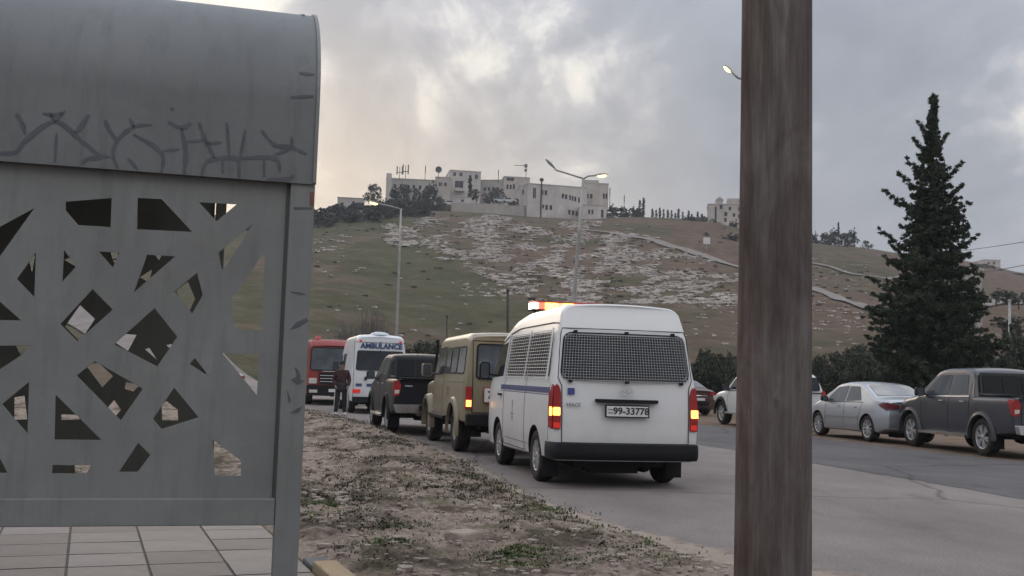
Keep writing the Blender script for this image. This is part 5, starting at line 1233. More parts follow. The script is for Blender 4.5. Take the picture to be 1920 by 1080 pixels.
# side: stripe, windows, guard, door lines, crest
M_blue = pmat('blue_stripe', (.035, .045, .15), .12, 4, .45)
v.patch('blue_stripe', [(.16, 1.155), (3.35, 1.155), (3.35, 1.225), (.16, 1.225)], LS, M_blue, .003, .003); v.patch('blue_stripe', [(.16, 1.155), (3.35, 1.155), (3.35, 1.225), (.16, 1.225)], RSS, M_blue, .003, .003)
v.strip('thin_stripe', [(.16, 1.135), (3.35, 1.135)], LS, .008, M_blue, .003, thick=.003)
for sg, SF in ((-1, LS), (1, RSS)):
    v.patch('side_window', [(.30, 1.36), (1.62, 1.36), (1.62, 1.93), (.42, 1.93)], SF, M_vang, .006, rnd=.07); v.patch('side_window', [(1.70, 1.36), (3.02, 1.36), (3.02, 1.93), (1.70, 1.93)], SF, M_vang, .006, rnd=.07)
    v.patch('front_door_window', [(3.18, 1.36), (4.22, 1.32), (3.86, 1.83), (3.18, 1.88)], SF, M_glass, .006, rnd=.05)
    guard(v, SF, .32, 1.64, 1.34, 1.95, 10, 14, M_mesh, .034, wx=.003, wz=.0045); guard(v, SF, 1.69, 3.04, 1.34, 1.95, 10, 14, M_mesh, .034, wx=.003, wz=.0045)
    for y in (.30, 1.665, 3.08): v.strip('guard_frame', [(y, 1.30), (y, 1.97)], SF, .03, Pw, .045, thick=.02)
    v.strip('door_gap', [(3.10, 1.95), (3.10, .36)], SF, .010, M_black, .0025, thick=.003); v.strip('door_gap', [(1.62, 1.95), (1.62, .36), (3.05, .36)], SF, .010, M_black, .0025, thick=.003)
    v.strip('sill_line', [(1.45, .46), (3.0, .46)], SF, .012, pmat('seam_shadow_paint', (.22, .22, .22), .1, 5), .0025, thick=.003); v.strip('quarter_gap', [(.17, 1.28), (.17, .58)], SF, .008, M_black, .0025, thick=.003)
    v.strip('rain_gutter', [(.14, 2.035), (.6, 2.05), (2.6, 2.05), (3.2, 1.99), (3.7, 1.87), (3.95, 1.74)], SF, .012, M_black, .010, thick=.012)
    b = MB(); x = sg*v.hwy(3.3, 1.05)
    b.box((min(x, x+sg*.04), 3.22, 1.06), (max(x, x+sg*.04), 3.40, 1.09)); b.build('door_handle', M_black, r, bevel=.005)
    v.mirror(sg, 4.12, 1.42, M_black, .16, .27, .14)
    b = MB(); x = sg*.80; b.box((min(x-.1, x+.1), .55, .10), (max(x-.1, x+.1), .565, .36)); b.build('mud_flap', M_black, r)
gb_ = pmat('grey_crest_print', (.28, .29, .31), .3, 30, .5)
for (y, z, w_, h) in ((2.42, .955, .06, .11), (2.42, .865, .05, .03), (2.42, .815, .17, .035), (2.42, .77, .13, .025), (2.42, .74, .16, .012)):
    v.patch('crest_print', [(y-w_/2, z-h/2), (y+w_/2, z-h/2), (y+w_/2, z+h/2), (y-w_/2, z+h/2)], LS, gb_, .003, .002, rnd=.012, rings=1)
v.patch('windscreen', [(-.72, 4.50), (.72, 4.50), (.66, 3.86), (-.66, 3.86)], v.P_top(), M_glass, .006, rnd=.08)
for sg in (-1, 1): v.patch('headlight', [(sg*.5, .72), (sg*.78, .72), (sg*.78, .95), (sg*.5, .90)], v.P_front(), M_lensw, .01, rnd=.04)
v.patch('grille', [(-.4, .74), (.4, .74), (.42, .86), (-.42, .86)], v.P_front(), M_black, .008)
b = MB(); c = v.P_top()[0](0, .6); b.box((-.62, .20, 2.292), (.62, .23, 2.30)); 
# light bar
lb = MB(); lb.box((-.48, 3.30, 2.375), (.62, 3.62, 2.40)); lbo = lb.build('light_bar', M_black, r)
b = MB()
for x in (-.38, .5): b.box((x-.03, 3.38, 2.10), (x+.03, 3.54, 2.375))
b.build('bar_foot', M_black, lbo)
M_lred = glow_mat('lit_red_beacon', (.8, .1, .05), (1, .10, .06), 2.2); M_lyel = glow_mat('lit_yellow_beacon', (.9, .6, .1), (1, .66, .10), 4.0); M_lwht = glow_mat('lit_white_beacon', (.9, .8, .6), (1, .82, .55), 7.0); M_lpk = glow_mat('lit_pink_beacon', (.7, .3, .2), (1, .35, .22), 1.4)
xs = [(-.62, -.52, M_lwht), (-.515, -.40, M_lred), (-.395, -.29, M_lyel), (-.285, -.18, M_lyel), (-.175, -.09, M_lpk), (-.085, .0, M_lyel), (.005, .11, M_lyel), (.115, .26, M_lred), (.265, .36, M_lpk), (.365, .50, M_lred), (.505, .62, M_lwht)]
for a, c, mt in xs:
    a, c = .07+a*.887, .07+c*.887; b = MB(); b.box((a, 3.31, 2.402), (c, 3.61, 2.50)); b.build('beacon_module', mt, lbo, bevel=.012)
b = MB(); b.box((-.48, 3.315, 2.502), (.62, 3.605, 2.53)); b.build('bar_lid', pmat('red_bar_lid', (.35, .06, .05), .1, 6, .3), lbo, bevel=.008)
# ============ beige troop carrier off-roader
r = vehicle('off_roader', 867, 18.1, 13, .88, 'beige boxy off-roader with pale roof and lit amber indicator ahead of the van', 'off-roader', G1)
Pb = paint('beige_paint', (.205, .172, .104), .4, .4); Pbr = paint('pale_beige_roof', (.38, .345, .27), .1, .5)
c_ = Car(r, 4.95, .88, [(0, 1.99), (.1, 2.05), (.5, 2.08), (2.9, 2.07), (3.15, 1.98), (3.45, 1.42), (3.5, 1.28), (4.8, 1.20), (4.9, 1.12)], [(0, .55), (4.95, .5)],
    [(.5, .97), (.7, 1.0), (1.15, 1.0), (1.3, .975), (1.9, .90), (2.1, .86)], [(0, .97), (.08, 1), (3.4, 1), (3.7, .93), (4.8, .90), (4.95, .86)], [(.5, 0), (1.3, .0), (2.1, .10)], [(.5, .05), (.8, .0), (1.2, .06)], rr=.10, cR=.02, cF=.03)
c_.wheels([1.05, 4.03], .40, .24, M_steel, 'steel', .20); c_.body([Pb, M_under], [1.05, 4.03], .47); c_.under(.42, .6, .2, 4.6, [1.05, 4.03], .38)
RS, LS = c_.P_rear(), c_.P_side(-1)
TP = MB(); f = c_.P_top()[0]; vs = []; ys = [0.02+i*.15 for i in range(21)]
for y in ys:
    sec = [(x, z) for x, z in c_.section(y) if z > c_.zt(y)-.13]; lp = sec+[(-x, z) for x, z in sec[:-1]][::-1]; vs += [c_.defo(x*1.004, y, z+.006) for x, z in lp]; nl = len(lp)
TP.add(vs, [(i*nl+j, i*nl+j+1, (i+1)*nl+j+1, (i+1)*nl+j) for i in range(len(ys)-1) for j in range(nl-1)]); TP.build('roof_panel', Pbr, r, auto=50)
for sg in (-1, 1):
    SF = c_.P_side(sg)
    for y0, y1 in ((.25, .95), (1.02, 1.62), (1.70, 2.20)): c_.patch('side_window', [(y0, 1.38), (y1, 1.38), (y1, 1.84), (y0, 1.84)], SF, M_clear if y0 < .3 else M_glass2, .006, rnd=.06); c_.strip('window_rubber', roundp([(y0, 1.38), (y1, 1.38), (y1, 1.84), (y0, 1.84)], .06), SF, .025, M_black, .009, closed=True)
    c_.patch('door_window', [(2.32, 1.36), (3.38, 1.34), (3.12, 1.86), (2.32, 1.88)], SF, M_glass, .006, rnd=.05)
    c_.strip('door_gap', [(2.26, 1.9), (2.26, .62)], SF, .010, M_black, .003); c_.strip('door_gap', [(3.45, 1.3), (3.45, .62)], SF, .010, M_black, .003)
    c_.strip('body_crease', [(.15, 1.24), (2.2, 1.24)], SF, .02, Pb, .012); c_.strip('fuel_flap', [(1.55, .98), (1.72, .98), (1.72, 1.12), (1.55, 1.12)], SF, .008, M_black, .003, closed=True)
    for y in (1.05, 4.03):      # wheel-arch flares
        b = MB(); vs = []; x0 = sg*c_.hw*(.995 if y < 2 else .93); x1 = sg*(c_.hw+.055)
        for i in range(17):
            a = R(-12+204*i/16)
            for rr, x in ((.455, x1), (.53, x1-sg*.01), (.56, x0), (.455, x0)): vs.append((x, y+rr*math.cos(a), .41+rr*math.sin(a)))
        b.add(vs, [(4*i+j, 4*i+(j+1) % 4, 4*i+4+(j+1) % 4, 4*i+4+j) for i in range(16) for j in range(4)]+[(0, 1, 2, 3), (64, 65, 66, 67)]); b.build('wheel_arch_flare', Pb, r, auto=50)
    pl = [(sg*.86, .78), (sg*.75, .78), (sg*.75, 1.16), (sg*.86, 1.16)]; o = c_.patch('tail_light', pl, RS, M_red, .03, .04, rnd=.015); c_.patch('indicator', [(sg*.85, .82), (sg*.76, .82), (sg*.76, .93), (sg*.85, .93)], RS, M_amber if sg < 0 else M_amber, .036, .01, parent=o)
    c_.mirror(sg, 3.35, 1.42, Pb if sg < 0 else M_black, .20, .26, .14)
    c_.strip('step_bar', [(1.7, .58), (3.5, .58)], SF, .05, M_black, .10, thick=.10)
c_.patch('rear_window', [(-.68, 1.30), (.15, 1.30), (.15, 1.88), (-.66, 1.88)], RS, M_glass2, .006, rnd=.06); c_.strip('window_rubber', roundp([(-.68, 1.30), (.15, 1.30), (.15, 1.88), (-.66, 1.88)], .06), RS, .03, M_black, .010, closed=True)
c_.patch('rear_window', [(.27, 1.30), (.70, 1.30), (.68, 1.88), (.27, 1.88)], RS, M_glass2, .006, rnd=.06)
c_.strip('rear_door_gap', [(-.74, 1.94), (-.74, .72), (.76, .72), (.74, 1.94)], RS, .012, M_black, .003, closed=True); c_.strip('rear_door_gap', [(.21, 1.94), (.21, .72)], RS, .012, M_black, .003)
c_.plate(-.36, 1.02, .36, .23, '777', .17, border=pmat('red_plate_frame', (.3, .05, .04), .1, 5), lift=.03)
b = MB(); b.box((-.85, -.10, .50), (.85, .06, .70)); b.build('rear_bumper', M_black, r, bevel=.02)
for sg in (-1, 1): b = MB(); b.box((sg*.625-.175, .6, .28), (sg*.625+.175, .62, .5)); b.build('mud_flap', M_black, r)
c_.patch('windscreen', [(-.66, 3.42), (.66, 3.42), (.62, 3.18), (-.62, 3.18)], c_.P_top(), M_glass, .006); b = MB(); b.lathe([(0, .10), (.33, .10), (.40, .05), (.40, -.10), (0, -.12)], 24, M=Matrix.Translation((.45, -.12, 1.02)) @ Matrix.Rotation(R(90), 4, 'X')); b.build('spare_wheel', M_rubber, r, auto=40)
b = MB(); b.box((-.80, 4.86, .55), (.80, 4.99, .72)); b.build('front_bumper', M_black, r, bevel=.02); c_.patch('grille', [(-.4, .82), (.4, .82), (.4, 1.08), (-.4, 1.08)], c_.P_front(), M_black, .01)
b = MB(); b.tube([(-.80, 3.56, 1.2), (-.82, 3.52, 1.6), (-.80, 3.45, 2.05)], .028, 8); b.build('snorkel', M_black, r)
# ============ pickups
M_cbk = pmat('black_canopy_gelcoat', (.010, .010, .012), .15, 6, .4, spec=.3)
M_darkg = glass_mat('black_glass', (.008, .009, .011), .3, .12)
def pickup(px, D, ang, label, group, Pm, L=5.25, hw=.92, H_=1.80, canopy=True, dark_canopy=True, rim='six', rlight=1, chrome=True, flare=M_black, wb=(1.22, 4.28), r_=.385, chrome_trim=False):
    r = vehicle('pickup_truck', px, D, ang, hw, label, 'pickup truck', group)
    h = H_
    if canopy: top = [(0, h-.12), (.12, h-.03), (.5, h), (2.9, h+.01), (3.2, h-.04), (3.95, 1.16), (4.05, 1.12), (4.9, 1.02), (5.15, .88), (5.25, .78)]
    else: top = [(0, 1.22), (.3, 1.235), (1.60, 1.235), (1.63, h-.20), (1.78, h-.04), (2.1, h), (2.9, h), (3.2, h-.05), (3.95, 1.23), (4.05, 1.19), (4.85, 1.09), (5.12, .96), (5.25, .82)]
    c = Car(r, L, hw, top, [(0, .52), (.5, .46), (1.7, .38), (3.6, .38), (L, .36)], [(.3, .93), (.45, .97), (.65, 1.0), (.95, .99), (1.16, .975), (1.26, .945), (1.72, .81), (1.85, .76)],
        [(0, .96), (.1, .99), (.6, 1), (4.5, 1), (4.9, .95), (L, .80)], [(.4, 0), (1.1, .0), (1.2, .06), (1.8, .20)] if canopy else [(.4, 0), (1.2, .02)], [(.4, .08), (.7, 0), (1, .06)], rr=.10, cR=.04, cF=.15)
    c.wheels(wb, r_, .25, M_alloy, rim, r_*.64); c.body([Pm, M_under], wb, r_+.07, extra_cut=None if canopy else [((-.74, .07, .62), (.74, 1.50, 1.6))]); c.under(.40, .52, .3, 4.6, wb, r_)
    RS = c.P_rear()
    for sg in (-1, 1):
        SF = c.P_side(sg)
        c.patch('side_window', [(1.80, 1.27), (2.50, 1.25), (2.50, 1.69), (1.92, 1.69)], SF, M_glass2, .006, rnd=.06); c.patch('side_window', [(2.60, 1.25), (3.72, 1.22), (3.12, 1.67), (2.60, 1.69)], SF, M_glass2, .006, rnd=.06)
        c.strip('window_trim', [(1.72, 1.225), (3.80, 1.19)], SF, .02, M_chrome if chrome_trim else M_black, .008)
        if canopy:
            cs = [(.16, 1.20), (1.62, 1.20), (1.58, 1.72), (.24, 1.70)]
            c.patch('canopy_side', [(.02, 1.12), (1.68, 1.12), (1.68, H_-.07), (.18, H_-.09)], SF, M_cbk, .004, .01)
            for y0, y1 in ((.28, .68), (.76, 1.12), (1.20, 1.54)): c.patch('canopy_window', [(y0, 1.24), (y1, 1.24), (y1, 1.62), (y0+.04, 1.62)], SF, M_darkg, .012, .008, rnd=.04)
            if sg > 0: c.patch('canopy_roof', [(-.60, .10), (.60, .10), (.60, 1.70), (-.60, 1.70)], c.P_top(), M_cbk, .006, .006)
            c.strip('bed_rail', [(.04, 1.115), (1.68, 1.115)], SF, .05, M_black, .03, thick=.03)
        for ln in ([(1.70, 1.7), (1.70, .50)], [(2.55, 1.7), (2.55, .42)], [(3.78, 1.1), (3.70, .46)]): c.strip('door_gap', ln, SF, .010, M_black, .003)
        for y in (1.86, 2.74): c.strip('door_handle', [(y, 1.11), (y+.18, 1.11)], SF, .03, M_chrome, .03, thick=.03)
        c.strip('side_step', [(1.75, .40), (3.75, .40)], SF, .05, M_black if chrome is False else M_chrome, .10, thick=.14)
        for y in wb:
            b = MB(); vs = []; x0 = sg*c.hw*.96; x1 = sg*(c.hw+.035)
            for i in range(17):
                a = R(-8+196*i/16)
                for rr, x in ((r_+.062, x1), (r_+.125, x1-sg*.015), (r_+.14, x0), (r_+.062, x0)): vs.append((x, y+rr*math.cos(a), r_+.01+rr*math.sin(a)))
            b.add(vs, [(4*i+j, 4*i+(j+1) % 4, 4*i+4+(j+1) % 4, 4*i+4+j) for i in range(16) for j in range(4)]+[(0, 1, 2, 3), (64, 65, 66, 67)]); b.build('wheel_arch_flare', flare, r, auto=50)
        pl = [(sg*.90, .84), (sg*.78, .88), (sg*.74, 1.10), (sg*.80, 1.19), (sg*.90, 1.19)]; o = c.patch('tail_light', pl, RS, M_red, .014, .03, rnd=.02); c.patch('side_lens', [(0, .86), (.10, .90), (.22, 1.15), (.20, 1.19), (0, 1.19)], SF, M_red, .012, .02, parent=o, rnd=.02)
        c.patch('reverse_lens', [(sg*.88, .90), (sg*.79, .92), (sg*.78, .99), (sg*.88, .99)], RS, M_lensw if rlight else M_redg, .02, .01, parent=o)
        c.mirror(sg, 3.60, 1.28, M_black, .20, .20, .10)
        c.patch('headlight', [(sg*.48, .80), (sg*.82, .78), (sg*.84, .93), (sg*.5, .90)], c.P_front(), M_lensw, .01, rnd=.03)
    b = MB(); bp = roundp([(-.86, .50), (-.45, .50), (-.38, .44), (.38, .44), (.45, .50), (.86, .50), (.90, .68), (-.90, .68)], .02)
    b.prism(bp, -.12, .02, lambda x, z, y: (x, y, z)); b.build('rear_bumper', M_chrome if chrome else M_black, r, auto=30, bevel=.015)
    b = MB(); b.box((-.36, -.135, .55), (.36, -.118, .67)); b.build('bumper_step', M_black, r)
    c.strip('tailgate_gap', [(-.74, 1.19), (-.74, .70), (.74, .70), (.74, 1.19)], RS, .012, M_black, .003, closed=True)
    b = MB(); q = RS[0](0, .98); b.box((-.12, q.y-.03, 1.03), (.12, q.y, 1.07)); b.build('tailgate_handle', M_chrome, r)
    if not canopy:      # open bed, three-part rear cab window, sports bar and bed rails
        BK = ((lambda x, z: Vector((x, 1.50+(z-1.23)/.55*.17, z))), Vector((0, -1, 0)))
        for x0, x1 in ((-.66, -.24), (-.21, .21), (.24, .66)): c.patch('cab_rear_window', [(x0, 1.28), (x1, 1.28), (x1*.95, 1.68), (x0*.95, 1.68)], BK, M_darkg, .02, .02, rnd=.03)
        c.patch('cab_rear_panel', [(-.75, 1.20), (.75, 1.20), (.68, 1.74), (-.68, 1.74)], BK, M_cbk, .005, .02, rnd=.05)
        for sg in (-1, 1): b = MB(); b.tube([(sg*.80, .12, 1.26), (sg*.80, 1.45, 1.27)], .028, 8); b.build('bed_rail', M_black, r, smooth=True)
        b = MB(); b.box((-.80, -.02, 1.225), (.80, .06, 1.262)); b.build('tailgate_cap', M_black, r, bevel=.01)
    if canopy:
        c.patch('canopy_back', [(-.84, 1.10), (.84, 1.10), (.72, 1.74), (-.72, 1.74)], RS, M_cbk, .005, rnd=.06); c.patch('rear_window', [(-.74, 1.17), (.74, 1.17), (.66, 1.69), (-.66, 1.69)], RS, M_darkg, .012, rnd=.08); c.strip('canopy_edge', [(-.76, 1.13), (.76, 1.13)], RS, .03, M_black, .012)
    c.patch('windscreen', [(-.68, 3.88), (.68, 3.88), (.60, 3.28), (-.60, 3.28)], c.P_top(), M_glass, .006, rnd=.05); c.patch('grille', [(-.42, .62), (.42, .62), (.46, .90), (-.46, .90)], c.P_front(), M_black, .01)
    b = MB(); b.tube([(.0, 2.8, h+.02), (.0, 2.7, h+.20)], .008, 4); b.build('aerial', M_black, r)
    for sg in (-1, 1): b = MB(); b.box((sg*.78-.13, .78, .16), (sg*.78+.13, .80, .48)); b.build('mud_flap', M_black, r)
    return c
c = pickup(734, 23.2, 13.7, 'near-black double-cab pickup between the ambulance and the beige off-roader', G1, paint('dark_slate_paint', (.008, .009, .013), .03, .42, coat=.1, spec=.25), rlight=1, canopy=False)
c.plate(.0, .62, .40, .12, '', lift=.145)
c.strip('chrome_badge', [(-.66, 1.08), (-.5, 1.08)], c.P_rear(), .02, M_chrome, .006)
for sg in (-1, 1): c.patch('chrome_window_band', [(1.80, 1.715), (3.02, 1.715), (3.02, 1.735), (1.84, 1.735)], c.P_side(sg), M_chrome, .008, .008)
c = pickup(1902, 21.3, 6.5, 'dark grey double-cab pickup, nearest of the cars parked on the right', G2, paint('graphite_paint', (.045, .048, .060), .06, .30, metal=.35, coat=.6), flare=paint('graphite_flare', (.055, .057, .066), .12, .35, metal=.3), H_=1.83, r_=.39, canopy=False, chrome_trim=True)
c.plate(0, .62, .52, .12, '', lift=.145)
# ============ saloon cars, SUV
def saloon(px, D, ang, label, Pm, cat='car', L=4.57, hw=.88, rim='ten', name='saloon_car', tl='dark', group=G2):
    r = vehicle(name, px, D, ang, hw, label, cat, group)
    top = [(0, .99), (.10, 1.06), (.55, 1.08), (.70, 1.10), (1.45, 1.42), (1.75, 1.465), (2.3, 1.48), (2.75, 1.42), (3.55, .98), (3.7, .94), (4.2, .84), (4.45, .72), (4.57, .60)]
    c = Car(r, L, hw, top, [(0, .34), (.4, .24), (4.2, .20), (L, .22)], [(.2, .94), (.35, .99), (.6, 1.0), (.85, .97), (.95, .94), (1.35, .76), (1.48, .70)], [(0, .84), (.15, .93), (.6, .99), (1.2, 1), (3.8, 1), (4.3, .92), (L, .74)],
        [(.2, .06), (.45, 0), (.7, .0), (.85, .05), (1.1, .06)], [(.2, .05), (.45, 0), (.8, .12)], rr=.09, crown=.03, cR=.14, cF=.22)
    wb = (.96, 3.60); c.wheels(wb, .325, .215, M_alloy, rim, .225); c.body([Pm, M_under], wb, .365); c.under(.20, .32, .35, 4.1, wb, .3); RS = c.P_rear()
    M_tl = M_red if tl != 'dark' else pmat('smoked_red_lens', (.11, .012, .014), .2, 8, .3)
    for sg in (-1, 1):
        SF = c.P_side(sg)
        c.patch('side_window', [(1.32, 1.02), (2.10, .98), (2.10, 1.37), (1.62, 1.37)], SF, M_glass2, .006, rnd=.05); c.patch('side_window', [(2.18, .98), (3.22, .97), (2.72, 1.34), (2.18, 1.38)], SF, M_glass2, .006, rnd=.05)
        c.strip('window_trim', [(1.25, .975), (3.3, .945)], SF, .015, M_black, .006); c.strip('rub_strip', [(1.42, .60), (3.18, .58)], SF, .035, Pm, .018, thick=.016)
        for ln in ([(2.14, 1.4), (2.14, .30)], [(3.18, .95), (3.16, .32)], [(1.22, .98), (1.36, .62), (1.40, .32)]): c.strip('door_gap', ln, SF, .009, M_black, .003)
        for y in (1.50, 2.36): c.strip('door_handle', [(y, .84), (y+.18, .845)], SF, .03, Pm, .028, thick=.03)
        c.mirror(sg, 3.08, 1.02, M_black if tl == 'dark' else Pm, .17, .14, .08)
        pl = [(sg*.80, .80), (sg*.46, .86), (sg*.46, .93), (sg*.80, 1.00)]; o = c.patch('tail_light', pl, RS, M_tl, .012, .03, rnd=.03); c.patch('side_lens', [(.02, .81), (.06, .80), (.42, .93), (.20, .99), (.02, .99)], SF, M_tl, .012, .02, parent=o, rnd=.03)
        c.patch('headlight', [(sg*.48, .62), (sg*.72, .60), (sg*.74, .72), (sg*.52, .70)], c.P_front(), M_lensw, .01, rnd=.03)
    c.patch('rear_window', [(-.64, .80), (.64, .80), (.54, 1.42), (-.54, 1.42)], c.P_top(), M_clear if tl == 'dark' else M_glass2, .006, rnd=.06); c.patch('windscreen', [(-.62, 3.42), (.62, 3.42), (.54, 2.86), (-.54, 2.86)], c.P_top(), M_glass, .006, rnd=.06)
    c.patch('bumper_inset', [(-.42, .42), (.42, .42), (.46, .56), (-.46, .56)], RS, M_black, .006, .01, rnd=.03); c.strip('boot_gap', [(-.50, .98), (-.46, .74), (.46, .74), (.50, .98)], RS, .01, M_black, .003)
    b = MB(); b.tube([(0, 1.72, 1.50), (0, 1.55, 1.66)], .006, 4); b.build('aerial', M_black, r); c.strip('chrome_bar', [(-.36, .82), (.36, .82)], RS, .02, M_chrome, .012)
    c.patch('grille', [(-.36, .34), (.36, .34), (.42, .58), (-.42, .58)], c.P_front(), M_black, .01)
    return c
c = saloon(1661, 26.1, 10.5, 'silver saloon parked between the white car and the grey pickup on the right', paint('silver_paint', (.42, .44, .47), .25, .28, metal=.55))
c.plate(0, .66, .46, .11, '')
c = saloon(1276, 44, 18, 'dark red saloon seen in the gap beside the white van', paint('maroon_paint', (.07, .025, .022), .4, .35), tl='red', group=G2)
c.plate(.0, .67, .44, .11, '')
c = saloon(408, 58, 44, 'pale car on the far road, seen through the shelter cut-outs', paint('pale_car_paint', (.50, .50, .49), .3, .35), tl='red', group='cars on the far road')
r = vehicle('suv', 1447, 31.8, 11, .91, 'white off-road car partly hidden behind the wooden pole', 'suv', G2)
Pq = paint('white_suv_paint', (.62, .62, .61), .4, .32)
c = Car(r, 5.0, .91, [(0, 1.20), (.1, 1.3), (.32, 1.62), (.5, 1.70), (.9, 1.74), (2.6, 1.74), (2.95, 1.69), (3.65, 1.18), (3.8, 1.13), (4.7, 1.02), (4.9, .90), (5.0, .78)], [(0, .48), (1.7, .38), (3.6, .38), (5.0, .38)],
    [(.3, .94), (.5, .98), (.7, 1.0), (1.0, .98), (1.12, .95), (1.7, .80), (1.82, .76)], [(0, .93), (.2, .98), (.7, 1), (4.3, 1), (4.7, .94), (5.0, .78)], [(.4, 0), (1.1, .04), (1.7, .12)], [(.4, .08), (.7, 0), (1, .06)], rr=.11, cR=.08, cF=.15)
wb = (1.15, 3.98); c.wheels(wb, .385, .25, M_alloy, 'five', .24); c.body([Pq, M_under], wb, .45); c.under(.38, .5, .3, 4.5, wb, .385)
for sg in (-1, 1):
    SF = c.P_side(sg); c.patch('side_window', [(.42, 1.22), (1.18, 1.18), (1.18, 1.66), (.66, 1.66)], SF, M_glass, .006, rnd=.10); c.patch('side_window', [(1.28, 1.18), (2.24, 1.17), (2.24, 1.68), (1.28, 1.68)], SF, M_glass, .006, rnd=.05); c.patch('side_window', [(2.32, 1.17), (3.42, 1.16), (2.86, 1.64), (2.32, 1.68)], SF, M_glass, .006, rnd=.05)
    c.strip('window_trim', [(.35, 1.145), (3.5, 1.12)], SF, .018, M_black, .006); c.mirror(sg, 3.30, 1.20, M_black, .22, .20, .1); c.strip('side_step', [(1.65, .42), (3.5, .42)], SF, .05, M_alloy, .10, thick=.12)
    for ln in ([(2.28, 1.68), (2.28, .42)], [(3.42, 1.12), (3.40, .45)], [(1.22, 1.68), (1.24, 1.0), (1.5, .55)]): c.strip('door_gap', ln, SF, .009, M_black, .003)
    for y in wb:
        b = MB(); vs = []; x0 = sg*c.hw*.96; x1 = sg*(c.hw+.04)
        for i in range(17):
            a = R(-8+196*i/16)
            for rr, x in ((.447, x1), (.52, x1-sg*.015), (.54, x0), (.447, x0)): vs.append((x, y+rr*math.cos(a), .395+rr*math.sin(a)))
        b.add(vs, [(4*i+j, 4*i+(j+1) % 4, 4*i+4+(j+1) % 4, 4*i+4+j) for i in range(16) for j in range(4)]+[(0, 1, 2, 3), (64, 65, 66, 67)]); b.build('wheel_arch_flare', M_black, r, auto=50)
    c.patch('tail_light', [(sg*.86, .95), (sg*.72, .95), (sg*.74, 1.2), (sg*.86, 1.2)], c.P_rear(), M_red, .012, rnd=.03); c.patch('headlight', [(sg*.48, .80), (sg*.80, .78), (sg*.82, .94), (sg*.5, .92)], c.P_front(), M_lensw, .01, rnd=.03)
c.patch('rear_window', [(-.70, 1.20), (.70, 1.20), (.62, 1.60), (-.62, 1.60)], c.P_rear(), M_glass, .008, rnd=.10); c.strip('tailgate_trim', [(-.74, 1.13), (.74, 1.13)], c.P_rear(), .03, M_black, .012); c.patch('windscreen', [(-.66, 3.56), (.66, 3.56), (.58, 3.02), (-.58, 3.02)], c.P_top(), M_glass, .006, rnd=.05)
b = MB(); b.box((-.84, -.08, .46), (.84, .1, .68)); b.build('rear_bumper', M_black, r, bevel=.03); b = MB()
for sg in (-1, 1): b.tube([(sg*.62, .9, 1.84), (sg*.62, .95, 1.88), (sg*.62, 2.5, 1.88), (sg*.62, 2.55, 1.83)], .018, 6)
b.build('roof_rail', M_black, r)
# ============ ambulance
r = vehicle('ambulance', 656, 35, 14, .93, 'white high-roof ambulance van with dark rear window behind a standing person', 'ambulance', G1)
Pa = paint('ambulance_white', (.64, .66, .68), .35, .35)
c = Car(r, 5.6, .93, [(0, 2.50), (.15, 2.58), (.5, 2.60), (3.9, 2.60), (4.2, 2.45), (4.9, 1.35), (5.0, 1.25), (5.5, 1.05), (5.6, .9)], [(0, .40), (5.6, .30)], [(.3, .96), (.5, 1), (1.3, 1), (1.6, .97), (2.3, .87), (2.6, .82)],
    [(0, .97), (.1, 1), (4.8, 1), (5.2, .95), (5.6, .84)], [(.4, 0), (1.3, .02), (2.6, .16)], [(.3, .05), (.7, 0), (1.1, .08)], rr=.15, cR=.03, cF=.16)
wb = (1.1, 4.6); c.wheels(wb, .36, .22, M_steel, 'steel', .21); c.body([Pa, M_under], wb, .41); c.under(.3, .45, .3, 5, wb, .35); RS = c.P_rear()
c.patch('rear_window', [(-.80, 1.42), (.80, 1.42), (.76, 2.08), (-.76, 2.08)], RS, M_glass, .008, rnd=.08); M_navy = pmat('navy_lettering', (.03, .06, .16), .1, 5, .5)
f = RS[0]; text_obj('ambulance_lettering', 'AMBULANCE', .235, M_navy, r, Matrix.Translation((.03, f(0, 2.23).y-.02, 2.23)) @ Matrix.Rotation(R(94), 4, 'X'), .003, .010)
c.strip('rear_door_gap', [(0, 2.4), (0, .6)], RS, .012, M_black, .011); c.strip('rear_door_gap', [(-.86, 2.35), (-.86, .55), (.86, .55), (.86, 2.35)], RS, .012, M_black, .003, closed=True)
for i in range(5): x = -.78+i*.36; c.patch('navy_check', [(x, .90), (x+.2, .90), (x+.2, .99), (x, .99)], RS, M_navy, .004, .004)
for sg in (-1, 1):
    c.patch('tail_light', [(sg*.88, .68), (sg*.62, .68), (sg*.62, .80), (sg*.88, .80)], RS, M_redg, .014, .02, rnd=.02); SF = c.P_side(sg)
    c.patch('side_window', [(4.0, 1.35), (4.78, 1.32), (4.35, 1.95), (4.0, 1.98)], SF, M_glass, .006, rnd=.05); c.patch('side_window', [(2.7, 1.45), (3.7, 1.45), (3.7, 2.0), (2.7, 2.0)], SF, M_glass2, .006, rnd=.06)
    c.patch('red_stripe', [(.3, 1.12), (4.6, 1.12), (4.6, 1.22), (.3, 1.22)], SF, pmat('ambulance_red', (.35, .03, .03), .1, 5, .5), .004, .004); c.strip('door_gap', [(2.55, 2.3), (2.55, .5)], SF, .01, M_black, .003); c.mirror(sg, 4.6, 1.55, M_black, .18, .32, .14)
    c.patch('marker_lamp', [(sg*.70, 2.36), (sg*.62, 2.36), (sg*.62, 2.42), (sg*.70, 2.42)], RS, M_redg, .014, .02)
c.plate(0, .68, .46, .11, ''); b = MB(); q = f(-.5, 1.18); b.box((-.50, q.y-.03, 1.1), (-.42, q.y, 1.22)); b.build('door_handle', M_black, r)
b = MB(); b.box((-.88, -.09, .36), (.88, .04, .56)); b.build('rear_bumper', M_black, r, bevel=.02)
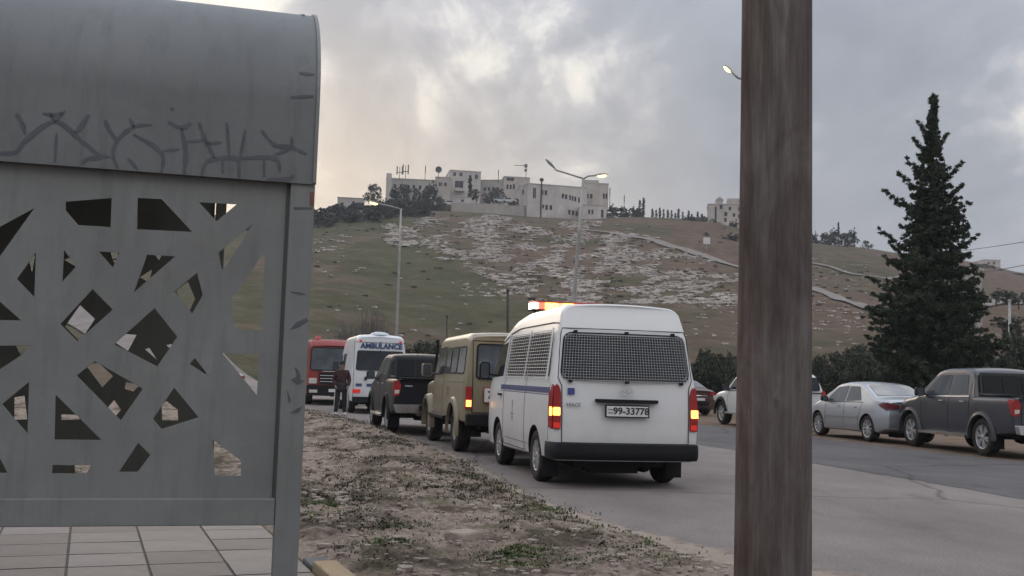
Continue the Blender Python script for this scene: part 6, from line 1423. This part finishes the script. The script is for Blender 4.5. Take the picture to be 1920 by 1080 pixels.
b = MB(); b.lathe([(0, .12), (.10, .11), (.2, .07), (.24, 0)], 16, M=Matrix.Translation((0, .45, 2.60)) @ Matrix.Diagonal((1.4, 1, 1, 1))); b.build('roof_beacon', pmat('pale_beacon', (.5, .55, .6), .1, 5, .3), r, smooth=True)
c.patch('windscreen', [(-.72, 4.85), (.72, 4.85), (.66, 4.26), (-.66, 4.26)], c.P_top(), M_glass, .006)
# ============ fire engine, facing the camera
a = R(14+180); D = 43.0; x = gx(574, D)+1.12; r = empty('fire_engine', (x-6.6*.242, D+6.4, 0), a, 'red fire engine facing the camera behind the ambulance', 'fire engine', G1)
Pr = paint('fire_red', (.25, .016, .012), .3, .35)
c = Car(r, 6.6, 1.12, [(0, 2.50), (3.9, 2.50), (4.0, 2.56), (4.3, 2.62), (6.25, 2.62), (6.5, 2.5), (6.6, 2.35)], [(0, .55), (6.6, .40)], [(.3, .98), (.6, 1), (1.5, 1), (2.5, .95)], [(0, .98), (6.2, 1), (6.6, .94)], [(.4, 0), (2, .02)], [(.4, .0), (1.3, .0), (2.6, .16)], rr=.10, cR=.0, cF=.10)
wb = (1.5, 5.4); c.wheels(wb, .45, .28, M_steel, 'steel', .26); c.body([Pr, M_under], wb, .52); c.under(.4, .6, .3, 6.1, wb, .45); FS = c.P_front()
c.patch('windscreen', [(-.98, 1.42), (.98, 1.42), (.94, 2.28), (-.94, 2.28)], FS, M_glass2, .008, rnd=.08); c.strip('windscreen_seal', roundp([(-1.0, 1.40), (1.0, 1.40), (.96, 2.30), (-.96, 2.30)], .08), FS, .04, M_black, .012, closed=True)
c.patch('grille', [(-.62, .86), (.62, .86), (.66, 1.30), (-.66, 1.30)], FS, M_black, .01, rnd=.05)
for i in range(3): c.strip('grille_bar', [(-.6, .95+i*.12), (.6, .95+i*.12)], FS, .03, M_chrome, .03, thick=.02)
b = MB(); q = FS[0](0, .6); b.prism(roundp([(-1.10, .38), (1.10, .38), (1.12, .80), (-1.12, .80)], .06), q.y-.12, q.y+.10, lambda x, z, y: (x, y, z)); b.build('front_bumper', M_black, r, bevel=.02)
for sg in (-1, 1):
    c.patch('headlight', [(sg*.72, .86), (sg*1.04, .86), (sg*1.04, 1.08), (sg*.72, 1.08)], FS, M_lensw, .012, rnd=.04); b = MB(); x0, x1 = sorted((sg*.70, sg*1.02)); b.box((x0, q.y+.102, .50), (x1, q.y+.125, .62)); b.build('fog_light', M_lensw, r)
    SF = c.P_side(sg); c.patch('side_window', [(5.3, 1.5), (6.2, 1.5), (6.1, 2.25), (5.3, 2.25)], SF, M_glass, .006, rnd=.05); c.patch('locker_shutter', [(.3, .8), (3.6, .8), (3.6, 2.2), (.3, 2.2)], SF, M_alloy, .006)
    b = MB(); x0 = sg*1.12; b.tube([(x0, 6.3, 2.3), (x0+sg*.22, 6.45, 2.3), (x0+sg*.22, 6.45, 1.7)], .02, 6); xa, xb = sorted((x0+sg*.12, x0+sg*.34)); b.box((xa, 6.40, 1.65), (xb, 6.50, 2.15)); b.build('wing_mirror', M_black, r)
    b = MB(); b.lathe([(0, .15), (.10, .14), (.13, 0)], 12, M=Matrix.Translation((sg*.7, 5.9, 2.64))); b.build('roof_beacon', pmat('red_beacon', (.4, .05, .04), .1, 5, .3), r, smooth=True)
c.strip('cab_lettering_band', [(-.5, 1.36), (.5, 1.36)], FS, .02, M_chrome, .01); c.plate(.0, .60, .50, .12, '', front=True, lift=.13)
# pale cars parked on the hilltop
M_farp = pmat('far_white_car', (.50, .50, .51), .1, 1, .35)
def farcar(px, py, D, ang, label):
    p = at(px, py, D); r = empty('parked_car', p, R(ang), label, 'car', 'cars parked on the hilltop'); b = MB()
    prof_ = [(0, .3), (0, .8), (.15, .95), (.6, 1.0), (1.1, 1.42), (2.4, 1.46), (3.2, .98), (4.1, .85), (4.3, .6), (4.3, .3)]; b.prism(prof_, -.85, .85, lambda x, z, y: (x, y, z)); b.build('body', M_farp, r, auto=50)
    b = MB(); b.prism([(.75, 1.0), (1.2, 1.36), (2.35, 1.38), (2.95, 1.0)], -.87, -.852, lambda x, z, y: (x, y, z)); b.build('side_window', M_glass, r)
    for x in (.8, 3.4): b = MB(); b.lathe([(0, -.1), (.33, -.1), (.33, .1), (0, .1)], 14, M=Matrix.Translation((x, -.78, .33)) @ Matrix.Rotation(R(90), 4, 'X')); b.build('wheel', M_rubber, r)
for px, py, ang, lb in ((932, 380, 5, 'leftmost white car parked on the hilltop terrace'), (949, 381, -8, 'middle white car parked on the hilltop terrace'), (962, 383, 12, 'rightmost white car parked before the big white building'), (838, 386, 3, 'pale car parked left of the retaining wall')): farcar(px-8, py, 290, ang, lb)
# ------------------------------------------------------------------ person
def skin(name, joints, edges, radii, mat, parent, sub=2, rootj=0):
    me = bpy.data.meshes.new(name); me.from_pydata([tuple(j) for j in joints], edges, []); o = bpy.data.objects.new(name, me); COL.objects.link(o)
    bm = bmesh.new(); bm.from_mesh(me); ly = bm.verts.layers.skin.verify()
    for v_, r_ in zip(bm.verts, radii): v_[ly].radius = r_ if isinstance(r_, tuple) else (r_, r_); v_[ly].use_root = False
    bm.verts.ensure_lookup_table(); bm.verts[rootj][ly].use_root = True; bm.to_mesh(me); bm.free()
    s_ = o.modifiers.new('skin', 'SKIN'); s_.use_smooth_shade = True; u = o.modifiers.new('sub', 'SUBSURF'); u.levels = u.render_levels = sub
    bpy.context.view_layer.update(); m2 = bpy.data.meshes.new_from_object(o.evaluated_get(bpy.context.evaluated_depsgraph_get())); o.modifiers.clear(); o.data = m2; m2.name = name; m2.materials.clear(); m2.materials.append(mat); m2.polygons.foreach_set('use_smooth', [True]*len(m2.polygons))
    o.parent = parent; return o
x = gx(635, 33.0); pr = empty('person', (x, 33.3, 0), R(12), 'person in a dark red and black jacket with dark striped trousers standing beside the ambulance', 'person')
SK = pmat('skin', (.22, .13, .09), .15, 6, .6); JK = pmat('dark_red_jacket', (.032, .008, .011), .3, 5, .8); JB = pmat('black_jacket_cloth', (.018, .018, .022), .3, 5, .8); TR_ = pmat('black_trousers', (.010, .011, .014), .3, 5, .85); SH = pmat('white_shoes', (.5, .5, .5), .1, 5, .6); HR = pmat('black_hair', (.012, .010, .009), .3, 20, .8)
h = 1.68/1.75
J = [(0, 0, .92), (0, -.01, 1.12), (0, -.01, 1.34), (0, 0, 1.47), (0, -.02, 1.56), (0, -.02, 1.66), (-.18, 0, 1.40), (-.25, .02, 1.13), (-.20, -.14, .95), (.18, 0, 1.40), (.25, .02, 1.13), (.20, -.14, .95), (-.10, 0, .86), (-.13, -.02, .48), (-.15, .02, .09), (-.17, -.12, .04), (.10, 0, .86), (.12, .02, .48), (.13, .08, .09), (.15, -.06, .04)]
J = [Vector(j)*h for j in J]
Ed = [(0, 1), (1, 2), (2, 3), (3, 4), (4, 5), (2, 6), (6, 7), (7, 8), (2, 9), (9, 10), (10, 11), (0, 12), (12, 13), (13, 14), (14, 15), (0, 16), (16, 17), (17, 18), (18, 19)]
Rd = [(.14, .10), (.13, .095), (.15, .10), .05, .075, .085, .058, .045, .032, .058, .045, .032, .085, .058, .040, .035, .085, .058, .040, .035]
skin('body', J, Ed, Rd, SK, pr)
ji = [0, 1, 2, 3, 6, 7, 8, 9, 10, 11]; mp_ = {j: i for i, j in enumerate(ji)}; Rj = {0: (.175, .13), 1: (.165, .125), 2: (.18, .13), 3: (.085, .08), 6: .085, 7: .070, 8: .055, 9: .085, 10: .070, 11: .055}
skin('jacket', [J[i]-(Vector((0, 0, .02)) if i == 0 else Vector()) for i in ji], [(mp_[a], mp_[b]) for a, b in Ed if a in mp_ and b in mp_], [Rj[i] for i in ji], JK, pr)
b = MB(); b.lathe([(.172, .86*h), (.170, .95*h), (.175, 1.05*h), (.168, 1.06*h)], 20, M=Matrix.Diagonal((1.06, .84, 1, 1))); b.build('jacket_hem', JB, pr, smooth=True)
ji = [0, 12, 13, 14, 16, 17, 18]; mp_ = {j: i for i, j in enumerate(ji)}; Rj = {0: (.15, .11), 12: .105, 13: .080, 14: .066, 16: .105, 17: .080, 18: .066}
skin('trousers', [J[i] for i in ji], [(mp_[a], mp_[b]) for a, b in Ed if a in mp_ and b in mp_], [Rj[i] for i in ji], TR_, pr)
for sg, k in ((-1, (12, 13, 14)), (1, (16, 17, 18))):
    off = Vector((sg*.078, -.02, 0)); P = [J[k[0]]+off*1.15-Vector((0, 0, .02)), J[k[1]]+off, J[k[2]]+off*.8]; b = MB(); b.tube(P, .014, 5); b.build('trouser_stripe', SH, pr, smooth=True)
for a0, a1 in ((14, 15), (18, 19)):
    c0 = (J[a0]+J[a1])/2; b = MB(); bm = bmesh.new(); bmesh.ops.create_uvsphere(bm, u_segments=14, v_segments=8, radius=1); b.add([(c0.x+v_.co.x*.052, c0.y-.01+v_.co.y*.135, max(.005, .05+v_.co.z*.05)) for v_ in bm.verts], [tuple(q.index for q in f_.verts) for f_ in bm.faces]); bm.free(); b.build('shoe', SH, pr, smooth=True)
b = MB(); bm = bmesh.new(); bmesh.ops.create_uvsphere(bm, u_segments=18, v_segments=10, radius=1); hd_ = J[5]
b.add([(hd_.x+v_.co.x*.090, hd_.y+.018+v_.co.y*.098, hd_.z+.022+max(-.35, v_.co.z)*.095) for v_ in bm.verts], [tuple(q.index for q in f_.verts) for f_ in bm.faces]); bm.free(); b.build('hair', HR, pr, smooth=True)
for sg in (-1, 1):      # hands with five fingers resting at the jacket pockets
    w_ = J[8] if sg < 0 else J[11]; b = MB(); d = Vector((-sg*.25, -.55, -.8)).normalized(); s0 = d.cross(Vector((sg, 0, .2))).normalized()
    b.tube([w_, w_+d*.05, w_+d*.085], [.026, .036, .030], 8)
    for k_, ln in enumerate((.062, .072, .068, .055)): o_ = w_+d*.08+s0*(k_-1.5)*.019; b.tube([o_, o_+d*ln*.5, o_+d*ln*.85+Vector((-sg*.012, .01, 0))], [.0095, .009, .006], 6)
    o_ = w_+d*.03-s0*.03; b.tube([o_, o_-s0*.022+d*.03, o_-s0*.024+d*.058], [.012, .010, .007], 6); b.build('hand', SK, pr, smooth=True)
b = MB(); n0 = J[5]+Vector((0, -.085, -.005)); b.tube([n0+Vector((0, .01, .02)), n0+Vector((0, -.018, -.012))], [.008, .014], 6); b.build('nose', SK, pr, smooth=True)
b = MB()
for sg in (-1, 1): b.tube([J[5]+Vector((sg*.03, -.079, .018)), J[5]+Vector((sg*.03, -.086, .018))], .011, 8)
b.tube([J[5]+Vector((-.022, -.080, -.042)), J[5]+Vector((.022, -.080, -.042))], .006, 6); b.build('face_features', HR, pr)

# ------------------------------------------------------------------ haze: one closed box of even air
hb = MB(); hb.box((-1200, -60, -80), (1300, 2600, 130)); hz_ = hb.build('haze', mk('haze_air')[0]); tag(hz_, kind='stuff')
t = hz_.data.materials[0].node_tree; t.nodes.remove(t.nodes['Principled BSDF']); v_ = t.nodes.new('ShaderNodeVolumePrincipled'); v_.inputs['Color'].default_value = (.80, .84, .92, 1); v_.inputs['Density'].default_value = .0004; v_.inputs['Anisotropy'].default_value = .2
t.links.new(v_.outputs[0], t.nodes['Material Output'].inputs['Volume'])
# ------------------------------------------------------------------ labels of look-alikes told apart by their place in the row
from collections import defaultdict
gr = defaultdict(list)
for o in list(bpy.data.objects):
    if o.parent is None and 'category' in o and 'group' in o: gr[(o['label'], o['group'])].append(o)
W_ = ['first', 'second', 'third', 'fourth', 'fifth', 'sixth', 'seventh', 'eighth', 'ninth', 'tenth', 'eleventh', 'twelfth', 'thirteenth', 'fourteenth', 'fifteenth', 'sixteenth', 'seventeenth', 'eighteenth', 'nineteenth', 'twentieth']
for (lb, g), os_ in gr.items():
    if 1 < len(os_) <= 20:
        os_.sort(key=lambda o: o.location.x/o.location.y)
        for i, o in enumerate(os_): e_ = 'leftmost ' if i == 0 else 'rightmost ' if i == len(os_)-1 else W_[i]+' '; nl = e_+lb+('' if i in (0, len(os_)-1) else ' from left'); o['label'] = nl if len(nl.split()) <= 16 else e_+' '.join(lb.split()[:12])+' from left'
for m in bpy.data.materials:
    pass
